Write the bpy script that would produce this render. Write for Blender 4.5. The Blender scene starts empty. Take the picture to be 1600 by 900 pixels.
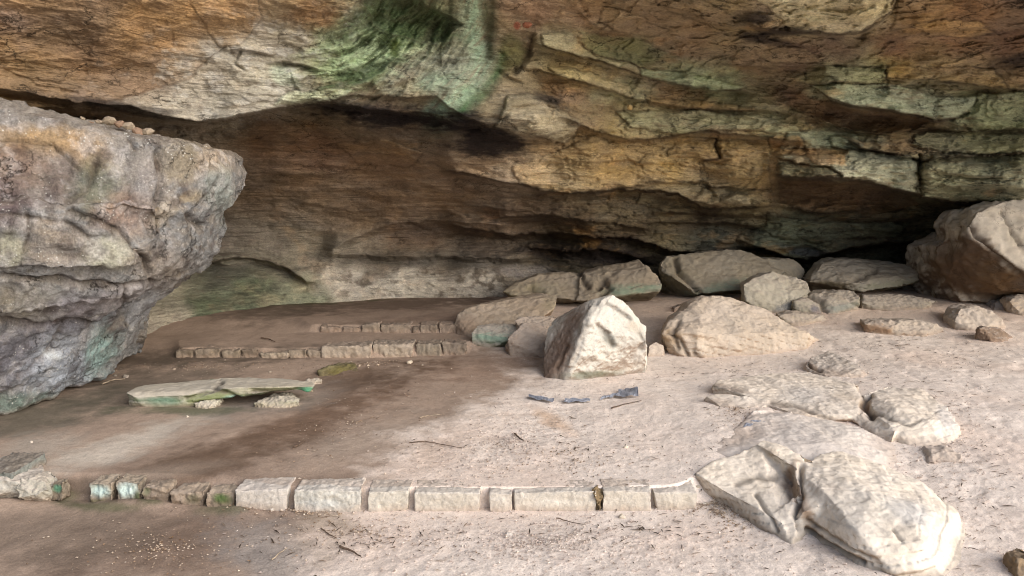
import bpy, bmesh, math, random
import numpy as np
random.seed(7); RNG = np.random.default_rng(11)
SC = bpy.context.scene
C = SC.collection
# ------------------------------------------------------------------ camera model
F, HC = 1209.0, 1.6
TH = math.atan(150.0 / F)
ct, st = math.cos(TH), math.sin(TH)

def at(px, py, Y):
    """world point seen in the photo at (px,py) when it stands Y metres into the shelter"""
    px = np.asarray(px, float); py = np.asarray(py, float)
    dx = px - 800; dy = F * ct + (450 - py) * st; dz = -F * st + (450 - py) * ct
    t = Y / dy
    return np.stack([dx * t, Y + 0 * px, HC + dz * t], -1)

def proj(P):
    x, y, z = P[:, 0], P[:, 1], P[:, 2] - HC
    d = np.maximum(y * ct - z * st, 0.05); u = y * st + z * ct
    return 800 + F * x / d, 450 - F * u / d

# ------------------------------------------------------------------ noise
_pt = np.random.default_rng(3).permutation(256).astype(np.int32)
PERM = np.concatenate([_pt, _pt, _pt])
_g = np.random.default_rng(5).normal(size=(256, 3)); G3 = (_g / np.linalg.norm(_g, axis=1)[:, None]).astype(np.float32)

def perlin(P):
    P = P.astype(np.float32); I = np.floor(P).astype(np.int32); f = P - I; I &= 255
    w = f * f * f * (f * (f * 6 - 15) + 10)
    out = 0
    for a in (0, 1):
        ha = PERM[I[:, 0] + a]; wa = w[:, 0] if a else 1 - w[:, 0]
        for b in (0, 1):
            hb = PERM[ha + I[:, 1] + b]; wb = wa * (w[:, 1] if b else 1 - w[:, 1])
            for c in (0, 1):
                g = G3[PERM[hb + I[:, 2] + c]]
                out = out + wb * (w[:, 2] if c else 1 - w[:, 2]) * (g[:, 0] * (f[:, 0] - a) + g[:, 1] * (f[:, 1] - b) + g[:, 2] * (f[:, 2] - c))
    return out * 1.6

def fbm(P, o=4, gain=.5, ridge=False):
    P = np.asarray(P, np.float32); s = 0; a = 1; n = 0
    for i in range(o):
        v = perlin(P * (2.03 ** i) + 17.3 * i)
        if ridge: v = 1 - 2 * np.abs(v)
        s = s + a * v; n += a; a *= gain
    return s / n

def ss(a, b, x):
    t = np.clip((x - a) / (b - a), 0, 1); return t * t * (3 - 2 * t)

def lin(c):
    c = np.asarray(c, float) / 255.0
    return np.where(c <= .04045, c / 12.92, ((c + .055) / 1.055) ** 2.4)

# ------------------------------------------------------------------ object helpers
def tag(o, label=None, cat=None, group=None, kind=None):
    if label: o['label'] = label
    if cat: o['category'] = cat
    if group: o['group'] = group
    if kind: o['kind'] = kind
    return o

def set_col(me, col, msk=None):
    a = me.color_attributes.new('Col', 'FLOAT_COLOR', 'POINT')
    c = np.ones((len(col), 4), np.float32); c[:, :3] = np.clip(col, 0.002, .9)
    a.data.foreach_set('color', c.ravel())
    b = me.color_attributes.new('Msk', 'FLOAT_COLOR', 'POINT')
    d = np.zeros((len(col), 4), np.float32); d[:, 3] = 1
    if msk is not None: d[:, :3] = msk
    b.data.foreach_set('color', d.ravel())

def grid_mesh(name, P, nu, nv, mat, col, msk, flip=False):
    idx = np.arange(nu * nv).reshape(nv, nu)
    a, b, c, d = idx[:-1, :-1].ravel(), idx[:-1, 1:].ravel(), idx[1:, 1:].ravel(), idx[1:, :-1].ravel()
    Q = np.stack([a, d, c, b] if flip else [a, b, c, d], 1).astype(np.int32)
    me = bpy.data.meshes.new(name)
    me.vertices.add(len(P)); me.vertices.foreach_set('co', P.astype(np.float32).ravel())
    me.loops.add(Q.size); me.loops.foreach_set('vertex_index', Q.ravel())
    me.polygons.add(len(Q)); me.polygons.foreach_set('loop_start', np.arange(0, Q.size, 4, dtype=np.int32))
    me.polygons.foreach_set('use_smooth', np.ones(len(Q), bool))
    me.update(calc_edges=True)
    set_col(me, col, msk); me.materials.append(mat)
    o = bpy.data.objects.new(name, me); C.objects.link(o); return o

# ------------------------------------------------------------------ materials
def rock_mat(name, sc=1.0, aniso=(1, 1, 1), bump=.5, rough=.9, speck=True, lam=0.0, tint=.35, fine=60):
    m = bpy.data.materials.new(name); m.use_nodes = True; nt = m.node_tree; N = nt.nodes; L = nt.links
    b = N['Principled BSDF']; b.inputs['Roughness'].default_value = rough
    b.inputs['Specular IOR Level'].default_value = .25
    tc = N.new('ShaderNodeTexCoord'); mp = N.new('ShaderNodeMapping'); mp.inputs['Scale'].default_value = aniso
    L.new(tc.outputs['Object'], mp.inputs['Vector'])
    col = N.new('ShaderNodeAttribute'); col.attribute_name = 'Col'
    msk = N.new('ShaderNodeAttribute'); msk.attribute_name = 'Msk'
    sep = N.new('ShaderNodeSeparateColor'); L.new(msk.outputs['Color'], sep.inputs[0])
    def noise(scale, det=4, ro=.6, vec=mp, dist=0):
        n = N.new('ShaderNodeTexNoise'); n.inputs['Scale'].default_value = scale * sc
        n.inputs['Detail'].default_value = det; n.inputs['Roughness'].default_value = ro; n.inputs['Distortion'].default_value = dist
        L.new(vec.outputs[0], n.inputs['Vector']); return n
    def mr(src, a, b_, c, d):
        r = N.new('ShaderNodeMapRange'); r.inputs[1].default_value = a; r.inputs[2].default_value = b_
        r.inputs[3].default_value = c; r.inputs[4].default_value = d; L.new(src, r.inputs[0]); return r
    def math_(op, a, b_):
        r = N.new('ShaderNodeMath'); r.operation = op
        for i, s in enumerate((a, b_)):
            if isinstance(s, (int, float)): r.inputs[i].default_value = s
            else: L.new(s, r.inputs[i])
        return r.outputs[0]
    n1 = noise(6, 6, .65, dist=.4); n2 = noise(fine, 5, .7); n3 = noise(1.7, 5, .6, dist=.6)
    v = math_('MULTIPLY', mr(n1.outputs['Fac'], .25, .75, 1 - tint, 1 + tint).outputs[0], mr(n2.outputs['Fac'], .3, .7, 1 - tint * .9, 1 + tint * .9).outputs[0])
    mul = N.new('ShaderNodeVectorMath'); mul.operation = 'SCALE'; L.new(col.outputs['Color'], mul.inputs[0]); L.new(v, mul.inputs['Scale'])
    # warm / cool drift
    hs = N.new('ShaderNodeHueSaturation'); L.new(mul.outputs[0], hs.inputs['Color'])
    L.new(mr(n3.outputs['Fac'], .3, .7, .8, 1.12).outputs[0], hs.inputs['Saturation'])
    L.new(mr(n3.outputs['Color'], .3, .7, .498, .506).outputs[0], hs.inputs['Hue'])
    out = hs.outputs['Color']
    # dark hairline cracks
    vo = N.new('ShaderNodeTexVoronoi'); vo.feature = 'DISTANCE_TO_EDGE'; vo.inputs['Scale'].default_value = 3.1 * sc
    nd = noise(2.5, 6, .7); mx = N.new('ShaderNodeVectorMath'); mx.operation = 'MULTIPLY_ADD'
    mx.inputs[1].default_value = (.5, .5, .5); L.new(nd.outputs['Color'], mx.inputs[0]); L.new(mp.outputs[0], mx.inputs[2])
    L.new(mx.outputs[0], vo.inputs['Vector'])
    brk = noise(1.9, 3, .5)
    crk = math_('MULTIPLY', mr(vo.outputs['Distance'], 0, .02, 1, 0).outputs[0], mr(brk.outputs['Fac'], .5, .58, 0, 1).outputs[0])
    crk = math_('MULTIPLY', crk, sep.outputs[1])
    dk = N.new('ShaderNodeMix'); dk.data_type = 'RGBA'; L.new(math_('MULTIPLY', crk, .75), dk.inputs[0])
    L.new(out, dk.inputs[6]); dk.inputs[7].default_value = (.02, .015, .01, 1); out = dk.outputs[2]
    if speck:   # pale lichen specks
        sv = N.new('ShaderNodeTexVoronoi'); sv.inputs['Scale'].default_value = 38 * sc; L.new(tc.outputs['Object'], sv.inputs['Vector'])
        sn = noise(14, 4, .6, vec=tc)
        thr = mr(sn.outputs['Fac'], .45, .75, 0, .34)
        sp = math_('LESS_THAN', sv.outputs['Distance'], thr.outputs[0])
        sp = math_('MULTIPLY', math_('MULTIPLY', sp, sep.outputs[0]), .75)
        dl = N.new('ShaderNodeMix'); dl.data_type = 'RGBA'; L.new(sp, dl.inputs[0]); L.new(out, dl.inputs[6])
        dl.inputs[7].default_value = (.55, .56, .54, 1); out = dl.outputs[2]
    L.new(out, b.inputs['Base Color'])
    L.new(mr(sep.outputs[2], 0, 1, rough, .38).outputs[0], b.inputs['Roughness'])
    # relief
    h = math_('ADD', math_('MULTIPLY', n1.outputs['Fac'], .035 / sc), math_('MULTIPLY', n2.outputs['Fac'], .0065 / sc))
    n4 = noise(22, 4, .7, dist=.8); h = math_('ADD', h, math_('MULTIPLY', n4.outputs['Fac'], .017 / sc))
    h = math_('SUBTRACT', h, math_('MULTIPLY', crk, .012 / sc))
    if lam:
        m2 = N.new('ShaderNodeMapping'); m2.inputs['Scale'].default_value = (1.2, 1.2, 26); m2.inputs['Rotation'].default_value = (0, .06, 0)
        L.new(tc.outputs['Object'], m2.inputs['Vector']); nl = noise(1.3, 4, .65, vec=m2, dist=.3)
        h = math_('ADD', h, math_('MULTIPLY', nl.outputs['Fac'], lam))
    bp = N.new('ShaderNodeBump'); bp.inputs['Strength'].default_value = bump; bp.inputs['Distance'].default_value = 1.0
    L.new(h, bp.inputs['Height']); L.new(bp.outputs[0], b.inputs['Normal'])
    return m

M_WALL = rock_mat('cliff_sandstone', 1.0, (.75, .75, 1.7), .95, .9, True, .04, .34)
M_ROCK = rock_mat('fallen_sandstone', 1.4, (1, 1, 1.3), .38, .92, False, .0, .08)
M_OUT = rock_mat('lichened_sandstone', 1.1, (1, 1, 1), 1.0, .75, True, .0, .42)
M_KERB = rock_mat('cut_sandstone', 2.2, (1, 1, 1), .5, .92, False, .0, .14)

def ground_mat():
    m = bpy.data.materials.new('trodden_sand'); m.use_nodes = True; nt = m.node_tree; N = nt.nodes; L = nt.links
    b = N['Principled BSDF']; b.inputs['Specular IOR Level'].default_value = .2
    tc = N.new('ShaderNodeTexCoord')
    col = N.new('ShaderNodeAttribute'); col.attribute_name = 'Col'
    msk = N.new('ShaderNodeAttribute'); msk.attribute_name = 'Msk'
    sep = N.new('ShaderNodeSeparateColor'); L.new(msk.outputs['Color'], sep.inputs[0])
    def noise(scale, det=4, ro=.6, dist=0):
        n = N.new('ShaderNodeTexNoise'); n.inputs['Scale'].default_value = scale
        n.inputs['Detail'].default_value = det; n.inputs['Roughness'].default_value = ro; n.inputs['Distortion'].default_value = dist
        L.new(tc.outputs['Object'], n.inputs['Vector']); return n
    def mr(src, a, b_, c, d):
        r = N.new('ShaderNodeMapRange'); r.inputs[1].default_value = a; r.inputs[2].default_value = b_
        r.inputs[3].default_value = c; r.inputs[4].default_value = d; L.new(src, r.inputs[0]); return r.outputs[0]
    def math_(op, a, b_):
        r = N.new('ShaderNodeMath'); r.operation = op
        for i, s in enumerate((a, b_)):
            if isinstance(s, (int, float)): r.inputs[i].default_value = s
            else: L.new(s, r.inputs[i])
        return r.outputs[0]
    n1 = noise(5, 6, .7); n2 = noise(120, 3, .7); n3 = noise(28, 6, .75, .6)
    v = math_('MULTIPLY', mr(n1.outputs['Fac'], .3, .7, .94, 1.05), mr(n2.outputs['Fac'], .3, .7, .80, 1.18))
    v = math_('MULTIPLY', v, mr(n3.outputs['Fac'], .3, .7, .9, 1.08))
    sc_ = N.new('ShaderNodeVectorMath'); sc_.operation = 'SCALE'; L.new(col.outputs['Color'], sc_.inputs[0]); L.new(v, sc_.inputs['Scale'])
    # dark crumbs and pale grit
    v1 = N.new('ShaderNodeTexVoronoi'); v1.inputs['Scale'].default_value = 75; L.new(tc.outputs['Object'], v1.inputs['Vector'])
    nn = noise(9, 5, .7)
    d1 = math_('LESS_THAN', v1.outputs['Distance'], mr(nn.outputs['Fac'], .5, .72, 0, .33))
    mx = N.new('ShaderNodeMix'); mx.data_type = 'RGBA'; L.new(math_('MULTIPLY', math_('MULTIPLY', d1, sep.outputs[0]), .5), mx.inputs[0])
    L.new(sc_.outputs[0], mx.inputs[6]); mx.inputs[7].default_value = (.08, .06, .05, 1)
    v2 = N.new('ShaderNodeTexVoronoi'); v2.inputs['Scale'].default_value = 62; v2.inputs['Randomness'].default_value = 1
    mpp = N.new('ShaderNodeMapping'); mpp.inputs['Location'].default_value = (3.3, 1.7, .4); L.new(tc.outputs['Object'], mpp.inputs['Vector']); L.new(mpp.outputs[0], v2.inputs['Vector'])
    nm = noise(4.5, 5, .7)
    d2 = math_('LESS_THAN', v2.outputs['Distance'], mr(nm.outputs['Fac'], .48, .68, 0, .3))
    my = N.new('ShaderNodeMix'); my.data_type = 'RGBA'; L.new(math_('MULTIPLY', math_('MULTIPLY', d2, sep.outputs[1]), .8), my.inputs[0])
    L.new(mx.outputs[2], my.inputs[6]); my.inputs[7].default_value = (.5, .42, .36, 1)
    L.new(my.outputs[2], b.inputs['Base Color'])
    L.new(mr(sep.outputs[2], 0, 1, .95, .5), b.inputs['Roughness'])
    h = math_('ADD', math_('MULTIPLY', n1.outputs['Fac'], .018), math_('MULTIPLY', n3.outputs['Fac'], .007))
    h = math_('ADD', h, math_('MULTIPLY', n2.outputs['Fac'], .0055))
    bp = N.new('ShaderNodeBump'); bp.inputs['Strength'].default_value = .6; bp.inputs['Distance'].default_value = 1.0
    L.new(h, bp.inputs['Height']); L.new(bp.outputs[0], b.inputs['Normal'])
    return m
M_GROUND = ground_mat()

def flat_mat(name, c, rough=.8, c2=None, scale=30):
    m = bpy.data.materials.new(name); m.use_nodes = True; nt = m.node_tree; N = nt.nodes; L = nt.links
    b = N['Principled BSDF']; b.inputs['Roughness'].default_value = rough
    n = N.new('ShaderNodeTexNoise'); n.inputs['Scale'].default_value = scale; n.inputs['Detail'].default_value = 6
    tc = N.new('ShaderNodeTexCoord'); L.new(tc.outputs['Object'], n.inputs['Vector'])
    r = N.new('ShaderNodeValToRGB'); L.new(n.outputs['Fac'], r.inputs[0])
    a = lin(c); d = lin(c2) if c2 else a * .55
    r.color_ramp.elements[0].position = .35; r.color_ramp.elements[0].color = (*d, 1)
    r.color_ramp.elements[1].position = .65; r.color_ramp.elements[1].color = (*a, 1)
    L.new(r.outputs[0], b.inputs['Base Color'])
    bp = N.new('ShaderNodeBump'); bp.inputs['Strength'].default_value = .4; bp.inputs['Distance'].default_value = .01
    L.new(n.outputs['Fac'], bp.inputs['Height']); L.new(bp.outputs[0], b.inputs['Normal'])
    return m

# ------------------------------------------------------------------ ground height
def k1_(x):
    return 3.745 + .09 * ss(-.9, -2.1, x) + .03 * ss(.4, 1.0, x)

def gbase(x, y):
    x = np.asarray(x, float); y = np.asarray(y, float)
    k1 = k1_(x)
    w1 = .025 + .12 * ss(-1.18, -1.5, x) + 1.3 * ss(.8, 1.6, x)
    z = .103 * ss(k1 + .04 - w1 * .4 * ss(.06, .5, w1), k1 + .035 + w1, y)
    k2 = 6.91 + .10 * ss(-1.5, -.5, x)
    w2 = .04 + 2.0 * ss(-.55, .2, x) + .5 * ss(-3.0, -3.3, x)
    z = z + .085 * ss(k2 - w2 * .3 * ss(.1, 1, w2), k2 + .02 + w2, y)
    w3 = .04 + 1.5 * ss(-.65, 0, x) + .6 * ss(-2.0, -2.4, x)
    z = z + .07 * ss(7.72 - w3 * .3 * ss(.1, 1, w3), 7.74 + w3, y)
    z = z + .10 * ss(0, 3, x) * ss(6.5, 9.5, y)
    z = z - .035 * np.exp(-((y - 6.2) / .35) ** 2) * ss(-.7, -1.3, x)          # wet dip behind the slab
    z = z + .05 * ss(2.2, 3.4, x) * ss(2.5, 5, y)
    z = z + .045 * np.exp(-(((x - 1.55) / .55) ** 2 + ((y - 4.75) / .7) ** 2))
    z = z + .038 * np.exp(-((y - k1 + .03) / .07) ** 2) * ss(-1.25, -1.45, x) * (.6 + .4 * np.sin(x * 9))
    return z

def sand_mask(px, py, n1, n2):
    bx = np.interp(py, [440, 500, 560, 600, 640, 680, 740, 800, 860, 900], [760, 800, 830, 800, 730, 660, 560, 500, 480, 440])
    return ss(-60, 85, px - bx + n1 * 110 + n2 * 95)

def gfull(x, y):
    sh = np.broadcast(x, y).shape; x = (np.asarray(x, float) + 0 * y).ravel(); y = (np.asarray(y, float) + 0 * x).ravel()
    z = gbase(x, y); px, py = proj(np.stack([x, y, z], 1)); X2 = np.stack([x, y, 0 * x], 1)
    n1 = fbm(X2 * 1.6, 4); n2 = fbm(X2 * 6 + 9, 5, .6); n3 = fbm(X2 * 22 + 3, 4, .6)
    sand = np.where(y > 1.5, sand_mask(px, py, n1, n2), .8)
    pit = fbm(X2 * 5.5 + 50, 3, .5); blank = ss(.0, .5, pit)
    z2 = .020 * n1 + .010 * n2 * (.35 + .65 * sand) + .0028 * n3 * (.4 + .6 * sand) - .009 * blank * sand * (.3 + .7 * ss(1150, 1350, px))
    z2 = z2 * (1 - .92 * np.exp(-((y - k1_(x) - .05) / .22) ** 2) * ss(1.3, .9, x))
    rr = np.hypot(x, y); z = z + z2 * ss(1.0, 2.2, rr) * ss(14, 12, rr)
    return z.reshape(sh), px, py, n1, n2, n3, sand

def gz(x, y):
    return gfull(np.asarray(x, float), np.asarray(y, float))[0]

def hit(px, py, h=0):
    px = float(px); py = float(py)
    Y = np.linspace(2.2, 13, 1500); P = at(px, py, Y); d = P[:, 2] - gbase(P[:, 0], P[:, 1]) - h
    k = int(np.argmax(d <= 0)) or len(Y) - 1
    Y = np.linspace(Y[k] - .35, Y[k] + .25, 90); P = at(px, py, Y); d = P[:, 2] - gz(P[:, 0], P[:, 1]) - h
    k = int(np.argmax(d <= 0))
    if d[k] > 0: k = 52
    return P[k]

# ------------------------------------------------------------------ painting helpers
def blob(px, py, cx, cy, rx, ry, rot=0, soft=.5, n=None):
    a = math.radians(rot); dx, dy = px - cx, py - cy
    u = (dx * math.cos(a) + dy * math.sin(a)) / rx; v = (-dx * math.sin(a) + dy * math.cos(a)) / ry
    r = np.sqrt(u * u + v * v)
    if n is not None: r = r + n
    return 1 - ss(1 - soft, 1 + soft * .3, r)

def mixc(col, m, c):
    return col * (1 - m[:, None]) + lin(c)[None] * m[:, None]

def shepard(px, py, pts, power=2.6):
    acc = 0; ws = 0
    for (x, y, c) in pts:
        d2 = ((px - x) / 1.5) ** 2 + (py - y) ** 2 + 60.0
        w = d2 ** (-power * .5 * 1.3)
        acc = acc + w[:, None] * lin(c)[None]; ws = ws + w
    return acc / ws[:, None]

# ------------------------------------------------------------------ CLIFF: back wall, recess, ceiling and brow
def lip_y(x):
    return np.interp(x, [-700, 0, 70, 150, 230, 300, 370, 430, 480, 520, 600, 680, 740, 800, 860, 905, 960], [176, 178, 164, 172, 184, 192, 186, 170, 161, 163, 170, 183, 197, 215, 222, 203, 190])
def lip_s(x):
    return np.interp(x, [-700, 200, 420, 520, 640, 760, 860, 925], [1.3, 1.3, 1.0, .55, .35, .35, .35, 0])

CTRL = [ # px, py, Y metres
 (-700,600,2.6),(-700,300,2.6),(-700,0,2.8),(-700,-300,3.1),(-700,-700,3.6),  # unseen left end bent forward to keep side light out
 (-350,600,4.3),(-350,300,4.5),(-350,100,4.6),(-350,-150,4.6),(-350,-700,4.5),
 (0,600,6.2),(0,420,6.8),(0,250,7.0),(0,100,5.3),(0,0,5.0),(0,-250,4.6),(0,-700,4.6),
 (190,560,7.0),(190,430,8.2),(190,280,8.3),(190,195,7.6),(190,130,6.1),(190,0,5.4),(190,-250,4.8),
 (300,500,8.3),(300,430,9.0),(300,330,9.1),(300,215,7.9),(300,150,6.5),(300,60,6.2),(300,-150,5.3),(300,-700,4.7),
 (400,480,8.95),(400,400,9.6),(400,300,9.0),(400,210,7.9),(420,120,6.6),(420,20,6.2),
 (560,470,9.6),(560,400,9.9),(560,330,9.7),(560,250,8.8),(560,190,7.7),(560,120,7.0),(560,40,6.7),(560,-150,5.8),(560,-700,4.8),
 (700,470,9.8),(700,410,10.15),(700,345,10.0),(700,290,9.2),(700,230,8.2),(700,140,7.3),(700,50,7.1),(720,-50,6.3),
 (850,480,9.9),(850,420,10.3),(850,360,10.2),(850,300,9.1),(850,250,8.6),(840,190,7.5),(850,120,7.6),(850,40,7.2),(850,-150,6.0),(850,-700,4.9),
 (1000,470,10.6),(1000,400,10.4),(1000,350,10.0),(1000,290,9.3),(1000,230,8.9),(1000,160,8.5),(1000,90,8.1),(1000,20,7.2),
 (1150,450,10.8),(1150,395,10.4),(1150,330,9.9),(1150,270,9.1),(1150,200,8.8),(1150,130,8.5),(1150,60,7.6),(1150,-30,6.6),(1150,-700,4.9),
 (1300,440,10.7),(1300,390,10.2),(1300,330,9.8),(1300,270,8.9),(1300,200,8.9),(1300,140,8.3),(1300,60,7.4),(1300,-50,6.3),
 (1450,440,10.6),(1450,370,10.3),(1450,320,9.5),(1450,270,8.7),(1450,200,8.5),(1450,110,8.0),(1450,40,7.1),(1450,-150,5.7),
 (1600,440,10.0),(1600,370,9.6),(1600,310,8.8),(1600,260,8.4),(1600,180,8.3),(1600,100,7.8),(1600,30,6.9),(1600,-150,5.6),(1600,-700,4.9),
 (1900,440,8.7),(1900,250,7.8),(1900,100,7.2),(1900,-150,5.4),(2400,440,7.0),(2400,100,6.3),(2400,-300,5.0),(2400,-700,4.6),(2400,600,7.0),(1900,600,8.9),(1500,600,10.4),(1000,600,10.6),(600,600,9.9)]

def rbf_fit(pts):
    A = np.array(pts, float); X = A[:, :2] / 400.0; v = A[:, 2].copy()
    below = A[:, 1] > lip_y(A[:, 0]); v -= np.where(below, lip_s(A[:, 0]), 0)
    n = len(X); r = np.sqrt(((X[:, None] - X[None]) ** 2).sum(-1)); K = r + 1e-3 * np.eye(n)   # linear kernel: taut sheet
    K = np.where(r > 0, r ** 1.5, 0) + np.eye(n) * 2e-3
    Pm = np.hstack([np.ones((n, 1)), X]); S = np.zeros((n + 3, n + 3)); S[:n, :n] = K; S[:n, n:] = Pm; S[n:, :n] = Pm.T
    w = np.linalg.solve(S, np.concatenate([v, np.zeros(3)]))
    return X, w
_RX, _RW = rbf_fit(CTRL)
def rbf(px, py):
    x = (px / 400).astype(np.float32); y = (py / 400).astype(np.float32)
    o = _RW[-3] + _RW[-2] * x + _RW[-1] * y
    for i in range(len(_RX)):
        d2 = (x - _RX[i, 0]) ** 2 + (y - _RX[i, 1]) ** 2
        o = o + _RW[i] * d2 ** .75
    return o

# lips: polyline, A forward bulge, La reach above, Lb underside, cut depth, cut reach
LEDGES = [
 ([(1170,40),(1195,46),(1230,51),(1262,48),(1310,53),(1345,50),(1372,38),(1392,18),(1402,-8)], .22, 70, 5, .12, 25),
 ([(1040,8),(1085,20),(1110,38),(1190,46)], .08, 30, 6, .05, 12),
 ([(905,18),(925,38),(945,47),(975,50)], .07, 25, 8, .03, 10),
 ([(835,66),(860,76),(920,90),(960,104),(1000,116),(1050,128),(1110,141),(1165,141)], .15, 26, 7, .10, 18),
 ([(838,106),(870,116),(900,127),(930,134),(960,143),(1000,157)], .12, 18, 6, .08, 14),
 ([(1000,155),(1060,166),(1120,170),(1180,171),(1230,178),(1290,196)], .05, 14, 3, .07, 8),
 ([(880,182),(930,205),(975,215),(1010,217),(1045,214),(1090,206),(1140,208),(1200,215),(1260,219)], .17, 38, 9, .12, 18),
 ([(1180,131),(1240,129),(1270,131),(1300,127),(1400,132),(1500,128)], .06, 10, 3, .07, 7),
 ([(1130,100),(1200,104),(1290,101),(1390,104),(1500,106),(1610,100)], .06, 12, 3, .06, 8),
 ([(1380,121),(1460,126),(1520,133),(1610,141)], .08, 18, 4, .07, 10),
 ([(1285,146),(1300,157),(1340,167),(1385,171),(1440,184),(1462,190),(1485,184)], .30, 45, 14, .16, 26),
 ([(1225,160),(1260,178),(1300,195),(1345,206),(1390,208),(1460,200),(1520,205),(1610,200)], .10, 10, 3, .06, 10),
 ([(1330,222),(1350,231),(1390,238),(1425,247),(1450,249),(1480,242),(1540,243),(1610,239)], .13, 22, 6, .20, 10),
 ([(1210,274),(1260,277),(1300,277),(1345,281),(1385,291),(1432,304),(1470,313),(1520,317),(1560,318),(1610,311)], .42, 52, 12, .30, 50),
 ([(1475,270),(1520,274),(1565,276)], .07, 16, 3, .06, 6),
 ([(1470,288),(1510,291),(1570,291)], .06, 12, 3, .06, 6),
 ([(1235,324),(1260,331),(1290,333),(1345,330)], .10, 14, 4, .10, 9),
 ([(1295,342),(1340,343),(1425,343)], .10, 12, 4, .10, 10),
 ([(1290,357),(1330,357),(1400,363)], .05, 9, 4, .05, 8),
 ([(700,268),(760,276),(810,288),(850,298),(900,303),(960,296),(1025,297),(1060,302),(1082,315),(1095,324),(1150,325),(1200,322)], .24, 60, 10, .16, 30),
 ([(1015,282),(1060,283),(1100,282),(1108,291),(1150,294),(1210,300)], .10, 22, 5, .05, 10),
 ([(940,287),(980,291),(1010,288)], .03, 10, 3, .04, 5),
 ([(1090,250),(1125,251),(1160,243)], .03, 12, 2, .05, 6),
 ([(1125,208),(1118,222),(1128,248)], .02, 8, 2, .03, 6),
 ([(900,252),(955,252),(1005,252)], .03, 10, 2, .04, 6),
 ([(1030,332),(1090,333),(1140,336),(1210,337)], .12, 16, 5, .08, 12),
 ([(1010,345),(1080,348),(1130,347),(1180,352)], .10, 12, 5, .08, 10),
 ([(1030,308),(1060,312),(1110,318)], .06, 12, 5, .05, 10),
 ([(780,338),(850,335),(910,343),(960,350),(1010,356)], .18, 30, 12, .08, 20),
 ([(700,352),(800,366),(870,363),(930,370),(985,372),(1015,380),(1045,392),(1075,394)], .25, 30, 10, .15, 20),
 ([(830,386),(880,392),(940,388),(1000,402)], .2, 24, 10, .15, 18),
 ([(1170,386),(1200,390),(1230,399),(1262,406)], .2, 30, 5, .35, 20),
 ([(1278,400),(1320,388),(1380,380),(1440,376),(1500,372)], .15, 25, 5, .35, 24),
 ([(1320,373),(1350,371),(1400,377)], .05, 9, 4, .06, 8),
 # recess, left
 ([(520,388),(560,368),(600,352),(660,344),(720,346),(790,352)], .16, 22, 12, .04, 20),
 ([(470,318),(560,330),(640,322),(720,318),(800,326)], .10, 30, 14, .02, 16),
 ([(420,268),(500,272),(545,262),(600,268)], .05, 18, 8, .02, 10),
 ([(300,408),(340,407),(395,400),(420,408),(450,420),(478,440)], .12, 30, 5, .12, 12),
 ([(520,396),(620,400),(720,399),(820,404)], .14, 18, 8, .02, 10),
 ([(520,259),(545,263),(560,262)], .03, 6, 2, .04, 4),
 # left roof slab
 ([(-50,40),(60,110),(150,148),(240,150),(300,135)], .05, 60, 30, .0, 10),
 ([(-10,138),(60,146),(120,158),(200,165),(260,180),(310,190)], .20, 26, 12, .05, 12),
 ([(355,78),(375,74),(395,79),(420,84)], .05, 10, 3, .05, 5),
 ([(425,98),(450,97),(470,100),(500,108)], .06, 14, 3, .05, 8),
 ([(455,112),(462,132),(470,140),(520,138),(580,128)], .05, 20, 8, .0, 8),
 ([(690,62),(700,90),(690,100),(650,118),(590,140)], .07, 24, 6, .0, 8),
 ([(500,158),(560,148),(620,150),(680,150),(700,170),(760,195),(850,214),(905,190)], .08, 30, 8, .06, 10),
 ([(640,3),(668,12),(690,22),(725,35)], .04, 20, 5, .02, 12),
 ([(735,200),(780,193),(800,165),(850,160),(905,185)], .0, 10, 3, .05, 6),
]
VCR = [  # joints: polyline, depth, half width px
 ([(1438,243),(1434,262),(1439,278),(1433,292),(1436,308)], .12, 2.2), ([(830,55),(825,80),(812,105),(800,112)], .10, 4),
 ([(1120,212),(1117,226),(1127,246)], .08, 2.0), ([(1105,290),(1112,305),(1100,318)], .06, 4),
 ([(1545,150),(1530,160),(1510,185)], .02, 2.5), ([(1258,112),(1260,124)], .05, 1.8), ([(150,10),(158,60),(152,95)], -.06, 22),
 ([(372,80),(366,100),(378,108)], .05, 2), ([(530,380),(515,410),(505,440)], -.08, 18), ([(700,2),(712,60),(728,90),(700,160)], -.06, 22),
 ([(752,0),(758,60),(762,92),(740,130),(705,182)], .04, 9), ([(785,95),(770,130),(735,170)], .03, 9),
 ([(670,60),(668,85),(640,108)], .04, 3), ([(1390,0),(1375,30),(1345,55)], .08, 6), ([(905,0),(930,40)], .03, 3),
 ([(1015,330),(1008,345),(1020,360)], .05, 3), ([(780,112),(792,122),(812,128)], .05, 3)]
def seg_dist(px, py, pl):
    d = np.full(px.shape, 1e9, np.float32)
    for (a, b), (c, e) in zip(pl[:-1], pl[1:]):
        vx, vy = c - a, e - b; t = np.clip(((px - a) * vx + (py - b) * vy) / (vx * vx + vy * vy), 0, 1)
        d = np.minimum(d, np.hypot(px - a - t * vx, py - b - t * vy))
    return d

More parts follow.
